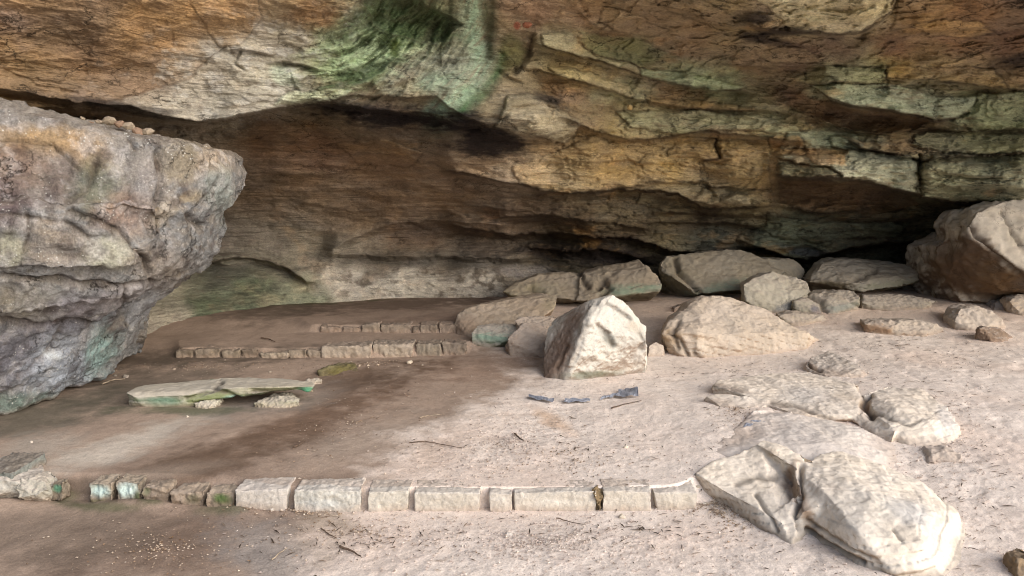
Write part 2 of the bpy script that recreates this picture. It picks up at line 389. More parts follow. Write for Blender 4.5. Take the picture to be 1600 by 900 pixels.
PLATES = [  # broken beds that stand proud: outline, colour, how far proud, paint strength
 ([(845,52),(890,50),(903,62),(915,75),(930,90),(960,97),(1000,105),(1000,117),(960,105),(935,95),(905,88),(870,80),(850,72)], (164,152,118), .07, .8),
 ([(1000,105),(1060,113),(1110,120),(1165,136),(1150,142),(1110,142),(1060,130),(1045,128),(1000,118)], (146,154,120), .08, .85),
 ([(860,102),(900,110),(935,120),(975,130),(995,150),(985,155),(950,142),(925,133),(880,122),(862,108)], (172,154,112), .08, .8),
 ([(905,50),(1000,60),(1060,90),(1000,104),(935,88),(912,68)], (122,122,84), .02, .6),
 ([(965,172),(1010,176),(1040,175),(1090,172),(1160,180),(1200,185),(1245,195),(1250,208),(1200,207),(1140,203),(1090,203),(1055,214),(1035,210),(990,200),(968,182)], (152,146,112), .09, .8),
 ([(1010,148),(1080,158),(1180,166),(1180,172),(1090,170),(1015,166)], (150,120,76), .04, .6),
 ([(795,150),(830,145),(845,152),(870,165),(890,180),(908,188),(900,210),(880,222),(840,215),(800,205),(770,200)], (160,146,120), .14, .7),
 ([(1160,-20),(1405,-20),(1388,18),(1360,40),(1345,50),(1312,53),(1280,45),(1262,50),(1235,48),(1220,30),(1200,12)], (182,166,128), .2, .8),
 ([(1290,102),(1385,104),(1380,128),(1330,131),(1305,127),(1288,115)], (148,146,108), .07, .8),
 ([(1385,104),(1465,105),(1550,108),(1575,135),(1530,132),(1440,122),(1385,121)], (162,132,84), .07, .7),
 ([(1268,130),(1300,129),(1385,131),(1430,140),(1470,150),(1530,150),(1518,175),(1480,185),(1462,188),(1430,180),(1385,172),(1330,165),(1300,158),(1290,148)], (152,158,130), .17, .85),
 ([(1530,145),(1600,142),(1650,142),(1650,200),(1520,205),(1480,190),(1510,180),(1528,160)], (136,140,104), .11, .7),
 ([(1240,150),(1290,159),(1340,170),(1400,178),(1455,190),(1420,203),(1370,206),(1320,203),(1270,180),(1230,165)], (112,86,60), -.12, .8),
 ([(1230,205),(1290,203),(1335,210),(1350,228),(1340,235),(1300,228),(1250,232),(1220,235)], (148,152,128), .06, .8),
 ([(1200,215),(1250,212),(1255,230),(1205,235)], (164,124,76), .02, .7),
 ([(1215,245),(1260,240),(1320,240),(1330,232),(1370,236),(1412,242),(1434,255),(1436,303),(1400,296),(1370,288),(1345,279),(1320,275),(1290,262),(1240,254)], (162,160,136), .20, .85),
 ([(1258,230),(1330,232),(1322,258),(1284,260),(1262,250)], (168,130,86), .03, .7),
 ([(1218,252),(1250,256),(1290,266),(1308,275),(1260,277),(1218,276)], (108,106,80), .08, .8),
 ([(1442,258),(1458,246),(1490,244),(1540,243),(1650,240),(1650,312),(1560,318),(1500,316),(1460,310),(1440,306)], (128,126,100), .24, .75),
 ([(1220,281),(1345,285),(1430,307),(1440,320),(1400,330),(1345,330),(1285,333),(1245,325),(1215,312)], (122,94,66), -.06, .7),
 ([(1305,208),(1350,222),(1445,225),(1470,240),(1440,246),(1390,237),(1350,231)], (134,106,70), .03, .6),
 ([(1425,212),(1470,205),(1560,210),(1650,210),(1650,238),(1480,241),(1445,235),(1425,228)], (134,130,96), .09, .7),
 ([(905,224),(1000,222),(1060,217),(1116,219),(1118,240),(1128,248),(1090,251),(1096,283),(1015,283),(990,292),(900,300),(850,296),(810,285),(800,262),(860,240)], (166,138,94), .05, .6),
 ([(1120,222),(1200,222),(1205,296),(1108,290),(1098,252),(1128,250)], (164,134,86), .03, .6),
 ([(1095,293),(1200,299),(1200,318),(1160,322),(1120,322),(1085,312)], (144,126,94), .06, .6),
 ([(1126,308),(1150,303),(1170,308),(1175,320),(1150,323),(1128,318)], (156,142,116), .08, .7),
 ([(1000,300),(1060,304),(1080,316),(1092,328),(1040,330),(1000,318)], (138,122,92), .05, .6),
 ([(1200,336),(1290,346),(1420,349),(1400,370),(1300,372),(1240,388),(1180,385),(1150,372),(1195,350)], (108,112,92), .06, .7),
 ([(900,345),(1010,350),(1016,366),(960,372),(905,364)], (88,72,52), .06, .4),
 ([(160,165),(300,120),(350,70),(372,95),(440,100),(465,135),(500,140),(515,152),(440,165),(400,180),(330,192),(250,183)], (158,152,142), .03, .4),
 ([(452,146),(510,145),(516,157),(452,166),(430,163)], (184,186,154), .06, .85),
 ([(560,-20),(650,-5),(668,12),(690,22),(712,30),(722,38),(690,62),(655,64),(620,56),(585,40)], (40,48,20), -.10, .5),
 ([(1405,-20),(1470,-20),(1490,8),(1440,40),(1395,48),(1400,20)], (150,118,80), .06, .5),
 ([(1420,40),(1470,30),(1530,38),(1560,50),(1500,58),(1440,52)], (166,130,80), .05, .6),
 ([(1000,-20),(1060,-20),(1120,10),(1150,30),(1100,36),(1050,20)], (140,114,86), .07, .4),
 ([(940,10),(990,20),(1040,45),(1020,56),(970,50),(935,35)], (150,122,88), .05, .5),
 ([(1185,80),(1240,72),(1290,88),(1280,98),(1200,100)], (152,126,88), .05, .6),
 ([(640,345),(720,335),(800,352),(800,372),(700,366)], (96,76,54), .06, .4),
 ([(530,225),(600,215),(660,240),(640,262),(560,256)], (128,98,62), .05, .35),
 ([(300,5),(395,-15),(410,25),(372,70),(340,72),(325,45)], (160,126,90), .02, .4),
 ([(310,400),(395,398),(425,408),(450,425),(400,412),(340,412)], (104,100,82), .08, .5),
]
def poly_sd(px, py, pl):
    """signed distance, positive inside"""
    ins = np.zeros(px.shape, bool); n = len(pl)
    for i in range(n):
        (x1, y1), (x2, y2) = pl[i], pl[(i + 1) % n]
        if y1 == y2: continue
        c = ((y1 > py) != (y2 > py)) & (px < (x2 - x1) * (py - y1) / (y2 - y1) + x1); ins ^= c
    d = seg_dist(px, py, list(pl) + [pl[0]]); return np.where(ins, d, -d)

def build_cliff():
    xs = np.concatenate([np.linspace(-700, -40, 90), np.arange(-30, 1632, 1.8), np.linspace(1645, 2400, 100)])
    ys = np.concatenate([np.linspace(-700, -30, 110), np.arange(-26, 480, 1.5), np.linspace(483, 600, 50)])
    nu, nv = len(xs), len(ys)
    PX, PY = np.meshgrid(xs, ys); px = PX.ravel().astype(np.float32); py = PY.ravel().astype(np.float32)
    D = rbf(px, py)
    Q = at(px, py, D)                               # smooth sheet, for noise look-ups
    wv = fbm(Q * [1.3, 1.3, 2.6], 4)                # warps
    jit = fbm(Q * [2.2, 2.2, 3] + 40, 5, .6)
    s = py - lip_y(px) + jit * 13
    D = D + lip_s(px) * ss(-2, 6, s) - .1 * lip_s(px) * np.exp(-np.abs(s) / 25) * (s < 0)
    # relief at all scales, stretched along the bedding
    Q = at(px, py, D)
    inside = ss(200, 330, py) * ss(1000, 700, px)   # smooth worn recess
    big = fbm(Q * [.55, .6, 1.3] + 5, 4)
    D = D - .28 * big * (1 - .3 * inside)
    br = fbm(Q * [1.1, 1.1, 3.4] + 9, 5, .55)
    D = D - .13 * br
    # bedding: stepped profile
    tz = Q[:, 2] + .055 * Q[:, 0] * ss(0, 3, Q[:, 0]) + .18 * wv + .10 * fbm(Q * [.6, .6, .8] + 80, 3)
    rgt = ss(820, 980, px + .5 * (py - 100))
    for f_, a_, sd in ((3.1, .085, 0), (7.3, .04, 3), (17.0, .016, 7)):
        t = tz * f_ + sd + .5 * jit; k = np.floor(t); fr = t - k
        h = np.sin(k * 12.9898 + sd) * 43758.5453; h = h - np.floor(h)
        prof = h + (np.roll(h, 0) * 0) + .75 * (fr ** 2.2) * -1
        # overhanging saw: each bed bulges toward its foot
        amp = a_ * (.25 + .75 * rgt) * (1 - .75 * inside)
        D = D - amp * (h - .5) * 1.0 * ss(0, .12, fr) * ss(1, .9, fr) - amp * .55 * (1 - fr) * ss(0, .07, fr)
    # blocky breakage: ridged + terraced noise
    rd = fbm(Q * [1.7, 1.7, 4.2] + 31, 5, .55, ridge=True)
    D = D - .05 * rd * (.35 + .65 * rgt) * (1 - .6 * inside)
    lam = ss(700, 900, px) * ss(120, 40, py)
    D = D - .022 * fbm(Q * [2.2, 2.2, 30] + 3, 4, .6, ridge=True) * lam
    D = D - .02 * fbm(Q * [9, 9, 16] + 3, 4, .65) - .012 * fbm(Q * [5, 5, 26] + 63, 4, .6) * (1 - .5 * inside)
    pl_ = fbm(Q * [1.25, 1.25, 3.6] + 151, 4, .5) * 5.5 + 60; kk = np.floor(pl_); ff = pl_ - kk     # broken plates with crisp rims
    hk = np.sin(kk * 78.233) * 43758.5453; hk -= np.floor(hk)
    D = D - (.035 * (kk - 60 + ss(.80, 1.0, ff)) + .02 * (hk - .5) * ss(0, .1, ff) * ss(1, .9, ff)) * (.45 + .55 * rgt) * (1 - .3 * inside)
    p2 = fbm(Q * [3.2, 3.2, 11] + 171, 4, .55) * 5 + 60; k2 = np.floor(p2); f2 = p2 - k2
    D = D - .012 * (k2 - 60 + ss(.75, 1.0, f2)) * (.3 + .7 * rgt) * (1 - .5 * inside)
    dark = np.zeros_like(px); pale = np.zeros_like(px)
    nrm1 = fbm(Q * 2.7 + 501, 3)
    jp = jit * 7 + fbm(Q * [7, 7, 7] + 11, 3) * 5
    for pl, A, La, Lb, Cd, Lc in LEDGES:
        X = [p[0] for p in pl]; Yp = [p[1] for p in pl]
        if X != sorted(X): X = [p[0] for p in sorted(pl)]; Yp = [p[1] for p in sorted(pl)]
        m = (px > X[0] - 25) & (px < X[-1] + 25) & (py > min(Yp) - 4 * La - 20) & (py < max(Yp) + 4 * Lc + 40)
        if not m.any(): continue
        x, y = px[m], py[m]; sv = y - np.interp(x, X, Yp) + jp[m] * .7
        w = ss(X[0] - 22, X[0] + 14, x) * ss(X[-1] + 22, X[-1] - 14, x)
        w = w * (.75 + .5 * np.clip(wv[m] + .5, 0, 1))
        up = np.exp(np.minimum(sv, 0) / La); dn = np.clip(1 - sv / Lb, 0, 1)
        b = np.where(sv < 0, up, dn)
        cut = np.where(sv > 0, ss(0, 3, sv) * np.exp(-np.maximum(sv, 0) / Lc), 0)
        D[m] += w * (-A * 1.25 * b + Cd * 1.2 * cut)
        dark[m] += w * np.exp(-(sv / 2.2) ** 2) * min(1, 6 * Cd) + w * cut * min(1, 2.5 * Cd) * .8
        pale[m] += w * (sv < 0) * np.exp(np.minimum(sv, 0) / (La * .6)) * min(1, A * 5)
    paint = []
    jx = fbm(Q * [3, 3, 6] + 301, 5, .62) * 13; jy = fbm(Q * [3, 3, 6] + 401, 5, .62) * 9
    for pl, pc, up_, k_ in PLATES:
        m = np.where((px > min(p[0] for p in pl) - 20) & (px < max(p[0] for p in pl) + 20) & (py > min(p[1] for p in pl) - 16) & (py < max(p[1] for p in pl) + 16))[0]
        sdv = poly_sd(px[m] + jx[m], py[m] + jy[m], pl)
        D[m] -= up_ * (ss(-1.5, 2.5, sdv) * .75 + .25 * ss(0, 14, sdv))
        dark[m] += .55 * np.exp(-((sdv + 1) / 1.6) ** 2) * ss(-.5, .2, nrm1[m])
        paint.append((m, ss(-2, 2.5, sdv) * k_, pc))
    for pl, dp, hw in VCR:
        m = (px > min(p[0] for p in pl) - 4 * abs(hw)) & (px < max(p[0] for p in pl) + 4 * abs(hw)) & (py > min(p[1] for p in pl) - 4 * hw) & (py < max(p[1] for p in pl) + 4 * hw)
        d = seg_dist(px[m] + jp[m] * .9 + jx[m] * .5, py[m] + jp[m] * .4, pl); D[m] += dp * np.exp(-(d / hw) ** 2)
        if dp > 0: dark[m] += np.exp(-(d / (hw * .5)) ** 2) * min(.8, 5 * dp)
    # streaked flowstone lobe: ribs following the curve
    pr = np.hypot(px - 425, py + 130) + 14 * wv + 6 * nrm1; pa = np.arctan2(py + 130, px - 425)
    strk = fbm(np.stack([pr / 11.0, pa * 4.2, .8 * wv], 1) + 4, 5, .62)
    lobe = blob(px, py, 600, 85, 190, 110, -25, .6)
    D = D - (.17 * strk + .05 * fbm(np.stack([pr / 26.0, pa * 1.6, 0 * pr], 1), 3)) * lobe
    P = at(px, py, D)
    # ---------------- colour
    nw1 = fbm(Q * 1.6 + 70, 5, .6); nw2 = fbm(Q * [1.4, 1.4, 3.5] + 90, 5, .6); nf = fbm(Q * [4, 4, 10] + 22, 5, .65); nh = fbm(Q * [3, 3, 22] + 52, 5, .65)
    wx = px + nw1 * 60; wy = py + nw2 * 28
    pts = [(0,20,(138,106,74)),(80,60,(120,92,62)),(150,90,(122,92,64)),(240,40,(146,112,78)),(330,15,(162,124,84)),(60,130,(124,100,76)),(200,130,(124,100,80)),
     (330,110,(146,130,116)),(380,90,(158,148,136)),(430,120,(150,142,126)),(300,165,(142,130,118)),(370,160,(150,140,126)),(440,60,(152,140,122)),
     (480,20,(130,96,58)),(520,60,(140,150,118)),(560,100,(130,142,104)),(600,60,(140,160,116)),(560,140,(120,104,88)),(640,120,(152,150,134)),(700,100,(158,160,142)),
     (760,90,(124,108,84)),(800,60,(136,114,86)),(830,20,(142,110,84)),(790,140,(146,128,100)),(850,180,(160,142,114)),(800,180,(150,134,110)),
     (620,185,(96,80,68)),(700,190,(80,68,60)),(900,20,(150,118,84)),(960,60,(140,112,80)),(1000,30,(144,116,82)),(1080,60,(142,114,82)),
     (900,70,(146,128,92)),(960,85,(128,122,88)),(1000,90,(120,116,84)),(860,65,(158,146,112)),(1080,125,(138,146,112)),(1120,130,(146,152,116)),(980,110,(176,156,122)),
     (1040,150,(136,108,74)),(1100,160,(146,118,80)),(900,150,(130,102,72)),(930,115,(166,142,96)),(960,135,(156,150,112)),(1020,190,(156,144,102)),(1120,190,(152,148,116)),(1200,195,(140,136,104)),
     (1160,95,(136,110,78)),(1240,85,(130,100,76)),(1300,75,(122,96,72)),(1400,80,(126,92,66)),(1500,60,(136,100,70)),(1590,70,(110,80,62)),(1450,40,(150,114,72)),(1520,20,(134,100,70)),(1590,20,(124,98,76)),
     (1250,25,(176,158,118)),(1300,20,(184,166,124)),(1340,25,(172,150,112)),(1200,20,(150,128,98)),
     (1300,115,(148,144,104)),(1350,115,(144,140,102)),(1400,112,(158,130,80)),(1500,115,(160,128,78)),(1580,120,(146,116,78)),
     (1310,142,(150,152,122)),(1370,155,(160,152,122)),(1440,160,(158,160,130)),(1520,170,(136,142,106)),(1590,160,(134,132,98)),(1450,140,(150,132,88)),
     (1240,150,(120,90,66)),(1300,180,(116,88,62)),(1380,190,(122,98,66)),(1440,195,(104,84,58)),(1240,190,(140,126,90)),
     (1300,215,(142,146,116)),(1340,225,(142,138,106)),(1260,225,(162,126,80)),(1290,240,(160,128,84)),(1220,235,(160,124,78)),(1400,225,(150,120,78)),(1460,225,(140,126,92)),(1550,215,(126,122,92)),(1590,230,(118,114,88)),
     (1360,255,(156,154,130)),(1410,270,(154,152,118)),(1310,262,(154,140,108)),(1480,262,(140,132,104)),(1560,275,(116,114,90)),(1500,300,(110,106,82)),
     (1000,240,(166,132,84)),(1080,230,(160,126,78)),(900,240,(140,112,72)),(950,270,(158,128,84)),(1050,265,(164,132,82)),(1150,265,(158,130,84)),(870,280,(156,138,112)),(1180,235,(170,140,92)),
     (1090,290,(156,138,102)),(1150,290,(146,130,94)),(1060,300,(140,122,90)),(1160,312,(140,128,98)),(1120,240,(164,128,80)),
     (950,310,(106,92,72)),(1000,320,(96,84,66)),(1100,340,(96,82,64)),(1200,300,(138,112,78)),(1280,300,(122,94,66)),(1350,315,(110,88,64)),(1260,350,(92,94,76)),(1240,370,(90,96,78)),(1330,350,(104,100,82)),(1400,360,(84,78,64)),(1120,370,(92,92,82)),
     (850,320,(84,68,52)),(900,350,(86,68,48)),(800,340,(80,62,44)),(700,300,(112,86,54)),(600,270,(118,90,56)),(500,230,(112,80,52)),(420,220,(92,68,48)),(400,300,(84,66,46)),(480,300,(96,76,50)),(600,310,(100,76,48)),(760,250,(120,98,70)),(800,275,(140,120,92)),
     (560,340,(92,72,48)),(650,370,(86,66,46)),(750,385,(76,62,46)),(850,385,(60,50,40)),(950,385,(54,44,36)),
     (350,370,(84,76,66)),(430,380,(92,84,72)),(350,430,(60,60,50)),(450,420,(92,86,70)),(500,400,(100,92,76)),(400,460,(70,82,54)),(480,460,(104,108,80)),(560,440,(138,130,116)),(640,445,(146,138,122)),(740,440,(142,132,116)),(800,430,(110,98,80)),(600,410,(84,74,60)),(700,415,(88,78,64)),
     (330,480,(66,76,50)),(270,500,(112,104,86)),(220,530,(122,112,94)),(260,470,(98,94,76)),(1500,400,(60,50,44)),(-300,100,(120,95,70)),(-300,400,(100,85,66)),(1900,100,(130,105,75)),(1900,300,(105,95,75)),(500,-300,(135,110,80)),(1200,-300,(140,112,82))]
    col = shepard(wx, wy, pts)
    for m, a_, pc in paint:
        kk_ = a_ * (1 + .25 * nf[m]); col[m] = col[m] * (1 - kk_.clip(0, 1)[:, None]) + lin(pc)[None] * kk_.clip(0, 1)[:, None]
    lum = 1 + .30 * nf + .22 * nh * (.3 + .7 * rgt) + .16 * (hk - .5) * (.3 + .7 * rgt)
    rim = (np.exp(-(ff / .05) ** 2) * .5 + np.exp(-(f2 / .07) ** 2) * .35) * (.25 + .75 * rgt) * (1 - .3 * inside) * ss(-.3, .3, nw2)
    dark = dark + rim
    col = col * lum[:, None]
    # rusty seams between beds
    rm = ss(.15, .5, nh + .4 * nw2) * rgt * .5
    col = mixc(col, rm, (116, 88, 60))
    og = ss(.2, .5, nw1 + .3 * nf) * (.55 * rgt + .25); col = mixc(col, og * .5, (176, 128, 70))
    vio = ss(.2, .55, fbm(Q * 2.1 + 130, 4)) * ss(500, 100, px); col = mixc(col, vio * .3, (118, 104, 110))
    # green slime and mint streaks
    fr = .5 * nf + .3 * nw1
    # strk: ribs computed above
    msk = blob(px, py, 590, 70, 135, 62, -28, .6, fr)
    gr_ = fbm(np.stack([pr / 4.0, pa * 16, 0 * px], 1) + 18, 4, .7)
    col = mixc(col, msk * ss(-.25, .15, strk + .4 * gr_), (158, 176, 138))
    gm = blob(px, py, 650, 35, 85, 42, 10, .5, fr) * 1.0
    gm = np.maximum(gm, blob(px, py, 560, 118, 110, 16, -22, .6, fr)); gm = np.maximum(gm, blob(px, py, 610, 20, 90, 40, -25, .6, fr) * .8)
    gm = np.maximum(gm * ss(-.5, .15, strk + .15), msk * ss(-.06, .08, -strk - .35 * gr_) * .9)
    col = mixc(col, gm.clip(0, 1) * (.75 + .25 * strk), (36, 58, 14))
    col = mixc(col, blob(px, py, 617, 75, 12, 18, 10, .6, fr) * .8, (92, 108, 40))
    col = mixc(col, blob(px, py, 500, 150, 46, 9, -8, .4, fr) * .85, (176, 180, 144))
    col = mixc(col, blob(px, py, 445, 118, 26, 16, 20, .5, fr) * .6, (165, 176, 158))
    vs = fbm(np.stack([pr / 7.0, pa * 5, 0 * px], 1) + 8, 5, .7)
    mint = np.exp(-(seg_dist(px + jp * .6, py, [(738,-20),(742,60),(752,95),(738,130),(705,165),(680,180)]) / 20) ** 2)
    mint = np.maximum(mint, .8 * blob(px, py, 690, 128, 60, 20, -8, .6, fr))
    col = mixc(col, (mint * ss(-.45, .15, vs + .5 * nf)).clip(0, 1) * .8, (150, 178, 152))
    gg = np.exp(-(seg_dist(px + jp * .5, py, [(786,88),(775,118),(750,150),(722,176)]) / 8) ** 2)
    col = mixc(col, (gg * (.8 + .8 * strk)).clip(0, 1), (66, 104, 66))
    gg = np.exp(-(seg_dist(px + jp * .5, py, [(770,-20),(768,50),(765,88)]) / 9) ** 2) + np.exp(-(seg_dist(px, py, [(708,-20),(704,22)]) / 9) ** 2)
    col = mixc(col, (gg * .75).clip(0, 1), (38, 46, 24))
    col = mixc(col, blob(px, py, 800, 80, 22, 34, 0, .5, fr) * .7, (84, 84, 44))
    cr_ = ss(.0, .3, fbm(Q * [5, 5, 8] + 260, 5, .65)); dm_ = ss(.08, .35, fbm(Q * [6, 6, 9] + 280, 5, .65))
    lz = blob(px, py, 370, 110, 230, 90, -14, .8, fr); col = mixc(col, lz * cr_ * .6, (172, 168, 166)); col = mixc(col, dm_ * (.25 + .2 * lz), (84, 66, 54))
    # soot under the lip
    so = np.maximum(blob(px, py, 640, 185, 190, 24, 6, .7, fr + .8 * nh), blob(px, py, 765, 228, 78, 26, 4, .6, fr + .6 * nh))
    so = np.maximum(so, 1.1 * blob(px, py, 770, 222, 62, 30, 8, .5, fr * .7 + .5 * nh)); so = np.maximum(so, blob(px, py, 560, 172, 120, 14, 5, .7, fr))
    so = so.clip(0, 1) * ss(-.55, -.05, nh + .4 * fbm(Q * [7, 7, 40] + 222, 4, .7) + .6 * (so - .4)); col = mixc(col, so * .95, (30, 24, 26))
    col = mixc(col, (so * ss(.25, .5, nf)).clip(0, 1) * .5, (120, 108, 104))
    for b_ in ((862, 157, 38, 13, 20), (1225, 48, 60, 12, 0), (1190, 62, 60, 10, 8), (1590, 95, 50, 14, 0), (1130, 396, 60, 14, 0), (930, 400, 140, 16, 4), (180, 165, 110, 12, 8), (1180, 30, 40, 12, 0)):  # shade of gaps and slots painted in as dark patches
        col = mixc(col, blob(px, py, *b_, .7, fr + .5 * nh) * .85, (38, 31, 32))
    # foot of recess: soot line, pale plaster-like band, green algae
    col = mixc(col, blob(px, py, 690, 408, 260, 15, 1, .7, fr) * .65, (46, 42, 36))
    bl = ss(.12, .34, fbm(Q * [5, 5, 6] + 200, 5, .55) + .1); bnd = ss(412, 424, py + 8 * nf) * ss(470, 460, py)
    col = mixc(col, bnd * bl * ss(490, 560, px) * ss(900, 820, px) * .8, (70, 58, 44))
    ga = blob(px, py, 390, 465, 110, 46, 0, .8, fr) ; col = mixc(col, ga * .6 * ss(-.3, .3, nf), (62, 66, 46)); col = mixc(col, ga * .6 * ss(.05, .3, fbm(Q * [5, 5, 8] + 240, 5, .6)), (40, 40, 32))
    col = mixc(col, blob(px, py, 820, 425, 60, 12, 0, .6, fr) * .5, (120, 112, 110))
    col = mixc(col, blob(px, py, 1265, 395, 60, 10, 10, .6, fr) * .5, (92, 92, 108))
    # shade under lips and along cracks painted dark, faces over them lightened
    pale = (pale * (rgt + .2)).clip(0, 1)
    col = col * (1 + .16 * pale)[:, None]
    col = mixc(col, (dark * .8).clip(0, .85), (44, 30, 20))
    col = mixc(col, blob(px, py, 808, 40, 6, 7, 0, .3) * .8, (150, 70, 50))
    msk3 = np.zeros((len(px), 3), np.float32)
    msk3[:, 0] = (blob(px, py, 400, 110, 230, 100, -20, .8, fr) * .9 + .25 * pale).clip(0, 1)
    msk3[:, 1] = 1 - .5 * inside
    msk3[:, 2] = (gm * .5).clip(0, 1)
    # unseen cliff brow added above the shelter mouth, blocks sky light from behind
    lm = col.mean(1, keepdims=True); col = (col * .84 + lm * .16) * 1.15 * np.array([.955, 1.0, .97])[None]; ri = ss(200, 260, py) * ss(900, 780, px); col = col * (1 - .08 * ri[:, None]) + lm * .08 * ri[:, None]; col = (col * (1 - .18 * ri[:, None]) + col.mean(1, keepdims=True) * .18 * ri[:, None]) * (1 + .75 * ri)[:, None] * (1 - ri[:, None] * np.array([0, .03, 0])[None])  # recess colour lifted to make up for the light it lacks
    P = P.reshape(nv, nu, 3); col = col.reshape(nv, nu, 3); msk3 = msk3.reshape(nv, nu, 3)
    rows = []
    for k in range(1, 25):
        r = P[0].copy(); r[:, 2] += k * .42 + .0; r[:, 1] += -.25 * math.sin(k * .3) + .05 * np.sin(r[:, 0] * 3 + k * 1.7); rows.append(r)
    P = np.concatenate([np.array(rows[::-1]), P]); n = len(rows)
    col = np.concatenate([np.repeat(col[:1], n, 0), col]); msk3 = np.concatenate([np.repeat(msk3[:1], n, 0), msk3])
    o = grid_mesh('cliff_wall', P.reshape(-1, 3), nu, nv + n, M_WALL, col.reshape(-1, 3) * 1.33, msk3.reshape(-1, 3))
    tag(o, kind='structure', label='layered sandstone cliff hollowed into a low rock shelter with green streaked roof', cat='rock wall')
build_cliff()

# ------------------------------------------------------------------ GROUND
def build_ground():
    az = np.radians(np.concatenate([np.linspace(-180, -60, 40), np.linspace(-58, -41, 40), np.linspace(-40, 40, 1150), np.linspace(41, 58, 40), np.linspace(60, 180, 40)]))
    rr = np.concatenate([[0.02, .3, .8, 1.3, 1.7, 2.0], np.exp(np.linspace(math.log(2.3), math.log(12.5), 900)), [14, 17, 22, 30, 45, 70, 110, 200, 400, 900]])
    A, R = np.meshgrid(az, rr); x = (R * np.sin(A)).ravel(); y = (R * np.cos(A)).ravel()
    z, px, py, n1, n2, n3, sand = gfull(x, y)
    near = (x * x + y * y) < 13 ** 2
    P = np.stack([x, y, z], 1); px = np.where(y > 1.5, px, -5000); py = np.where(y > 1.5, py, 5000)
    X2 = np.stack([x, y, 0 * x], 1); n0 = fbm(X2 * .9 + 33, 4); sand = np.where(y > 1.5, sand, .8)
    nn = .75 * n2 + .5 * n1
    col = np.zeros((len(x), 3)) + lin((150, 122, 104))[None]                # dry brown earth
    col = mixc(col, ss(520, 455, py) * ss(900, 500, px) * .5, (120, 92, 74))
    for b_, c, k in (
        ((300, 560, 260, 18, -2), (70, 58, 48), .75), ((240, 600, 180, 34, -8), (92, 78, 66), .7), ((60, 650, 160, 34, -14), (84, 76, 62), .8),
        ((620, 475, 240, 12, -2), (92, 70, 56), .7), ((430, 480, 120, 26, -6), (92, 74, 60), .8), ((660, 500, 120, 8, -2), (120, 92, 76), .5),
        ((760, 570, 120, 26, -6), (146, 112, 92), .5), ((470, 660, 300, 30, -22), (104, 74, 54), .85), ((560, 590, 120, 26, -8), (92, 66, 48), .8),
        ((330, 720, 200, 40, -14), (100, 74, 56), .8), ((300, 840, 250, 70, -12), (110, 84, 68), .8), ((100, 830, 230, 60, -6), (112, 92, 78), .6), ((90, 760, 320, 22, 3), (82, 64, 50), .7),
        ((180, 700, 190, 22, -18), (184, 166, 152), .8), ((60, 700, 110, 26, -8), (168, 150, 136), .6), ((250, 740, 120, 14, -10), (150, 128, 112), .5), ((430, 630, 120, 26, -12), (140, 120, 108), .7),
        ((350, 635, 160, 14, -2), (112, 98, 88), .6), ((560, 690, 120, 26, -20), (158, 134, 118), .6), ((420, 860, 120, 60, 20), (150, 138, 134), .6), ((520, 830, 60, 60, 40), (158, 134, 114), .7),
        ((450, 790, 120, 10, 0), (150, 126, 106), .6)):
        col = mixc(col, blob(px, py, *b_, .8, nn) * k, c)
    lm = col.mean(1, keepdims=True); col = (col * .72 + lm * .28) * 1.48 * np.array([.93, 1.0, 1.0])[None] * (1 + .16 * n2 + .14 * n3)[:, None]
    scol = np.zeros((len(x), 3)) + lin((199, 189, 181))[None]
    scol = mixc(scol, ss(-.1, .5, n0) * .5, (196, 176, 162)); scol = mixc(scol, ss(.1, .5, n2) * .3, (176, 160, 152))
    scol = mixc(scol, ss(530, 480, py) * .7, (184, 164, 148)); scol = mixc(scol, blob(px, py, 862, 655, 40, 12, 30, .8, nn) * .6, (176, 148, 122))
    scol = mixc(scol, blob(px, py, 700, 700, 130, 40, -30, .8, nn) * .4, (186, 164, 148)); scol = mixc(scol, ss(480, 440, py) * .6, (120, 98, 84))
    scol = scol * 1.42 * (1 + .08 * n2 + .10 * n3)[:, None]
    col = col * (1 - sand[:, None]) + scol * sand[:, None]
    for b_ in ((100, 778, 30, 14, 0), (165, 792, 60, 9, 0), (240, 780, 26, 14, 0), (345, 795, 50, 14, 0), (290, 640, 120, 8, 0), (480, 470, 160, 8, -3)):
        col = mixc(col, blob(px, py, *b_, .8, nn) * .5, (66, 84, 46))
    far = ~near; col[far] = lin((150, 135, 112)) * .9
    msk = np.zeros((len(x), 3), np.float32)
    msk[:, 0] = .35 + .65 * sand; grit = blob(px, py, 560, 660, 260, 90, -25, .8, nn) + blob(px, py, 560, 830, 200, 50, 0, .8, nn) + blob(px, py, 700, 720, 160, 60, -30, .8, nn)
    msk[:, 1] = (.25 + grit).clip(0, 1); msk[:, 2] = (blob(px, py, 330, 715, 220, 45, -14, .8, nn) + blob(px, py, 280, 562, 250, 16, 0, .8, nn)).clip(0, 1) * .35 * (1 - sand)
    P[:, 2] = np.where(far, P[:, 2] - .02, P[:, 2])
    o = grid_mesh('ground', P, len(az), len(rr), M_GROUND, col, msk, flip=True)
    tag(o, kind='structure', label='trodden sand and damp earth floor of the rock shelter', cat='ground')
build_ground()

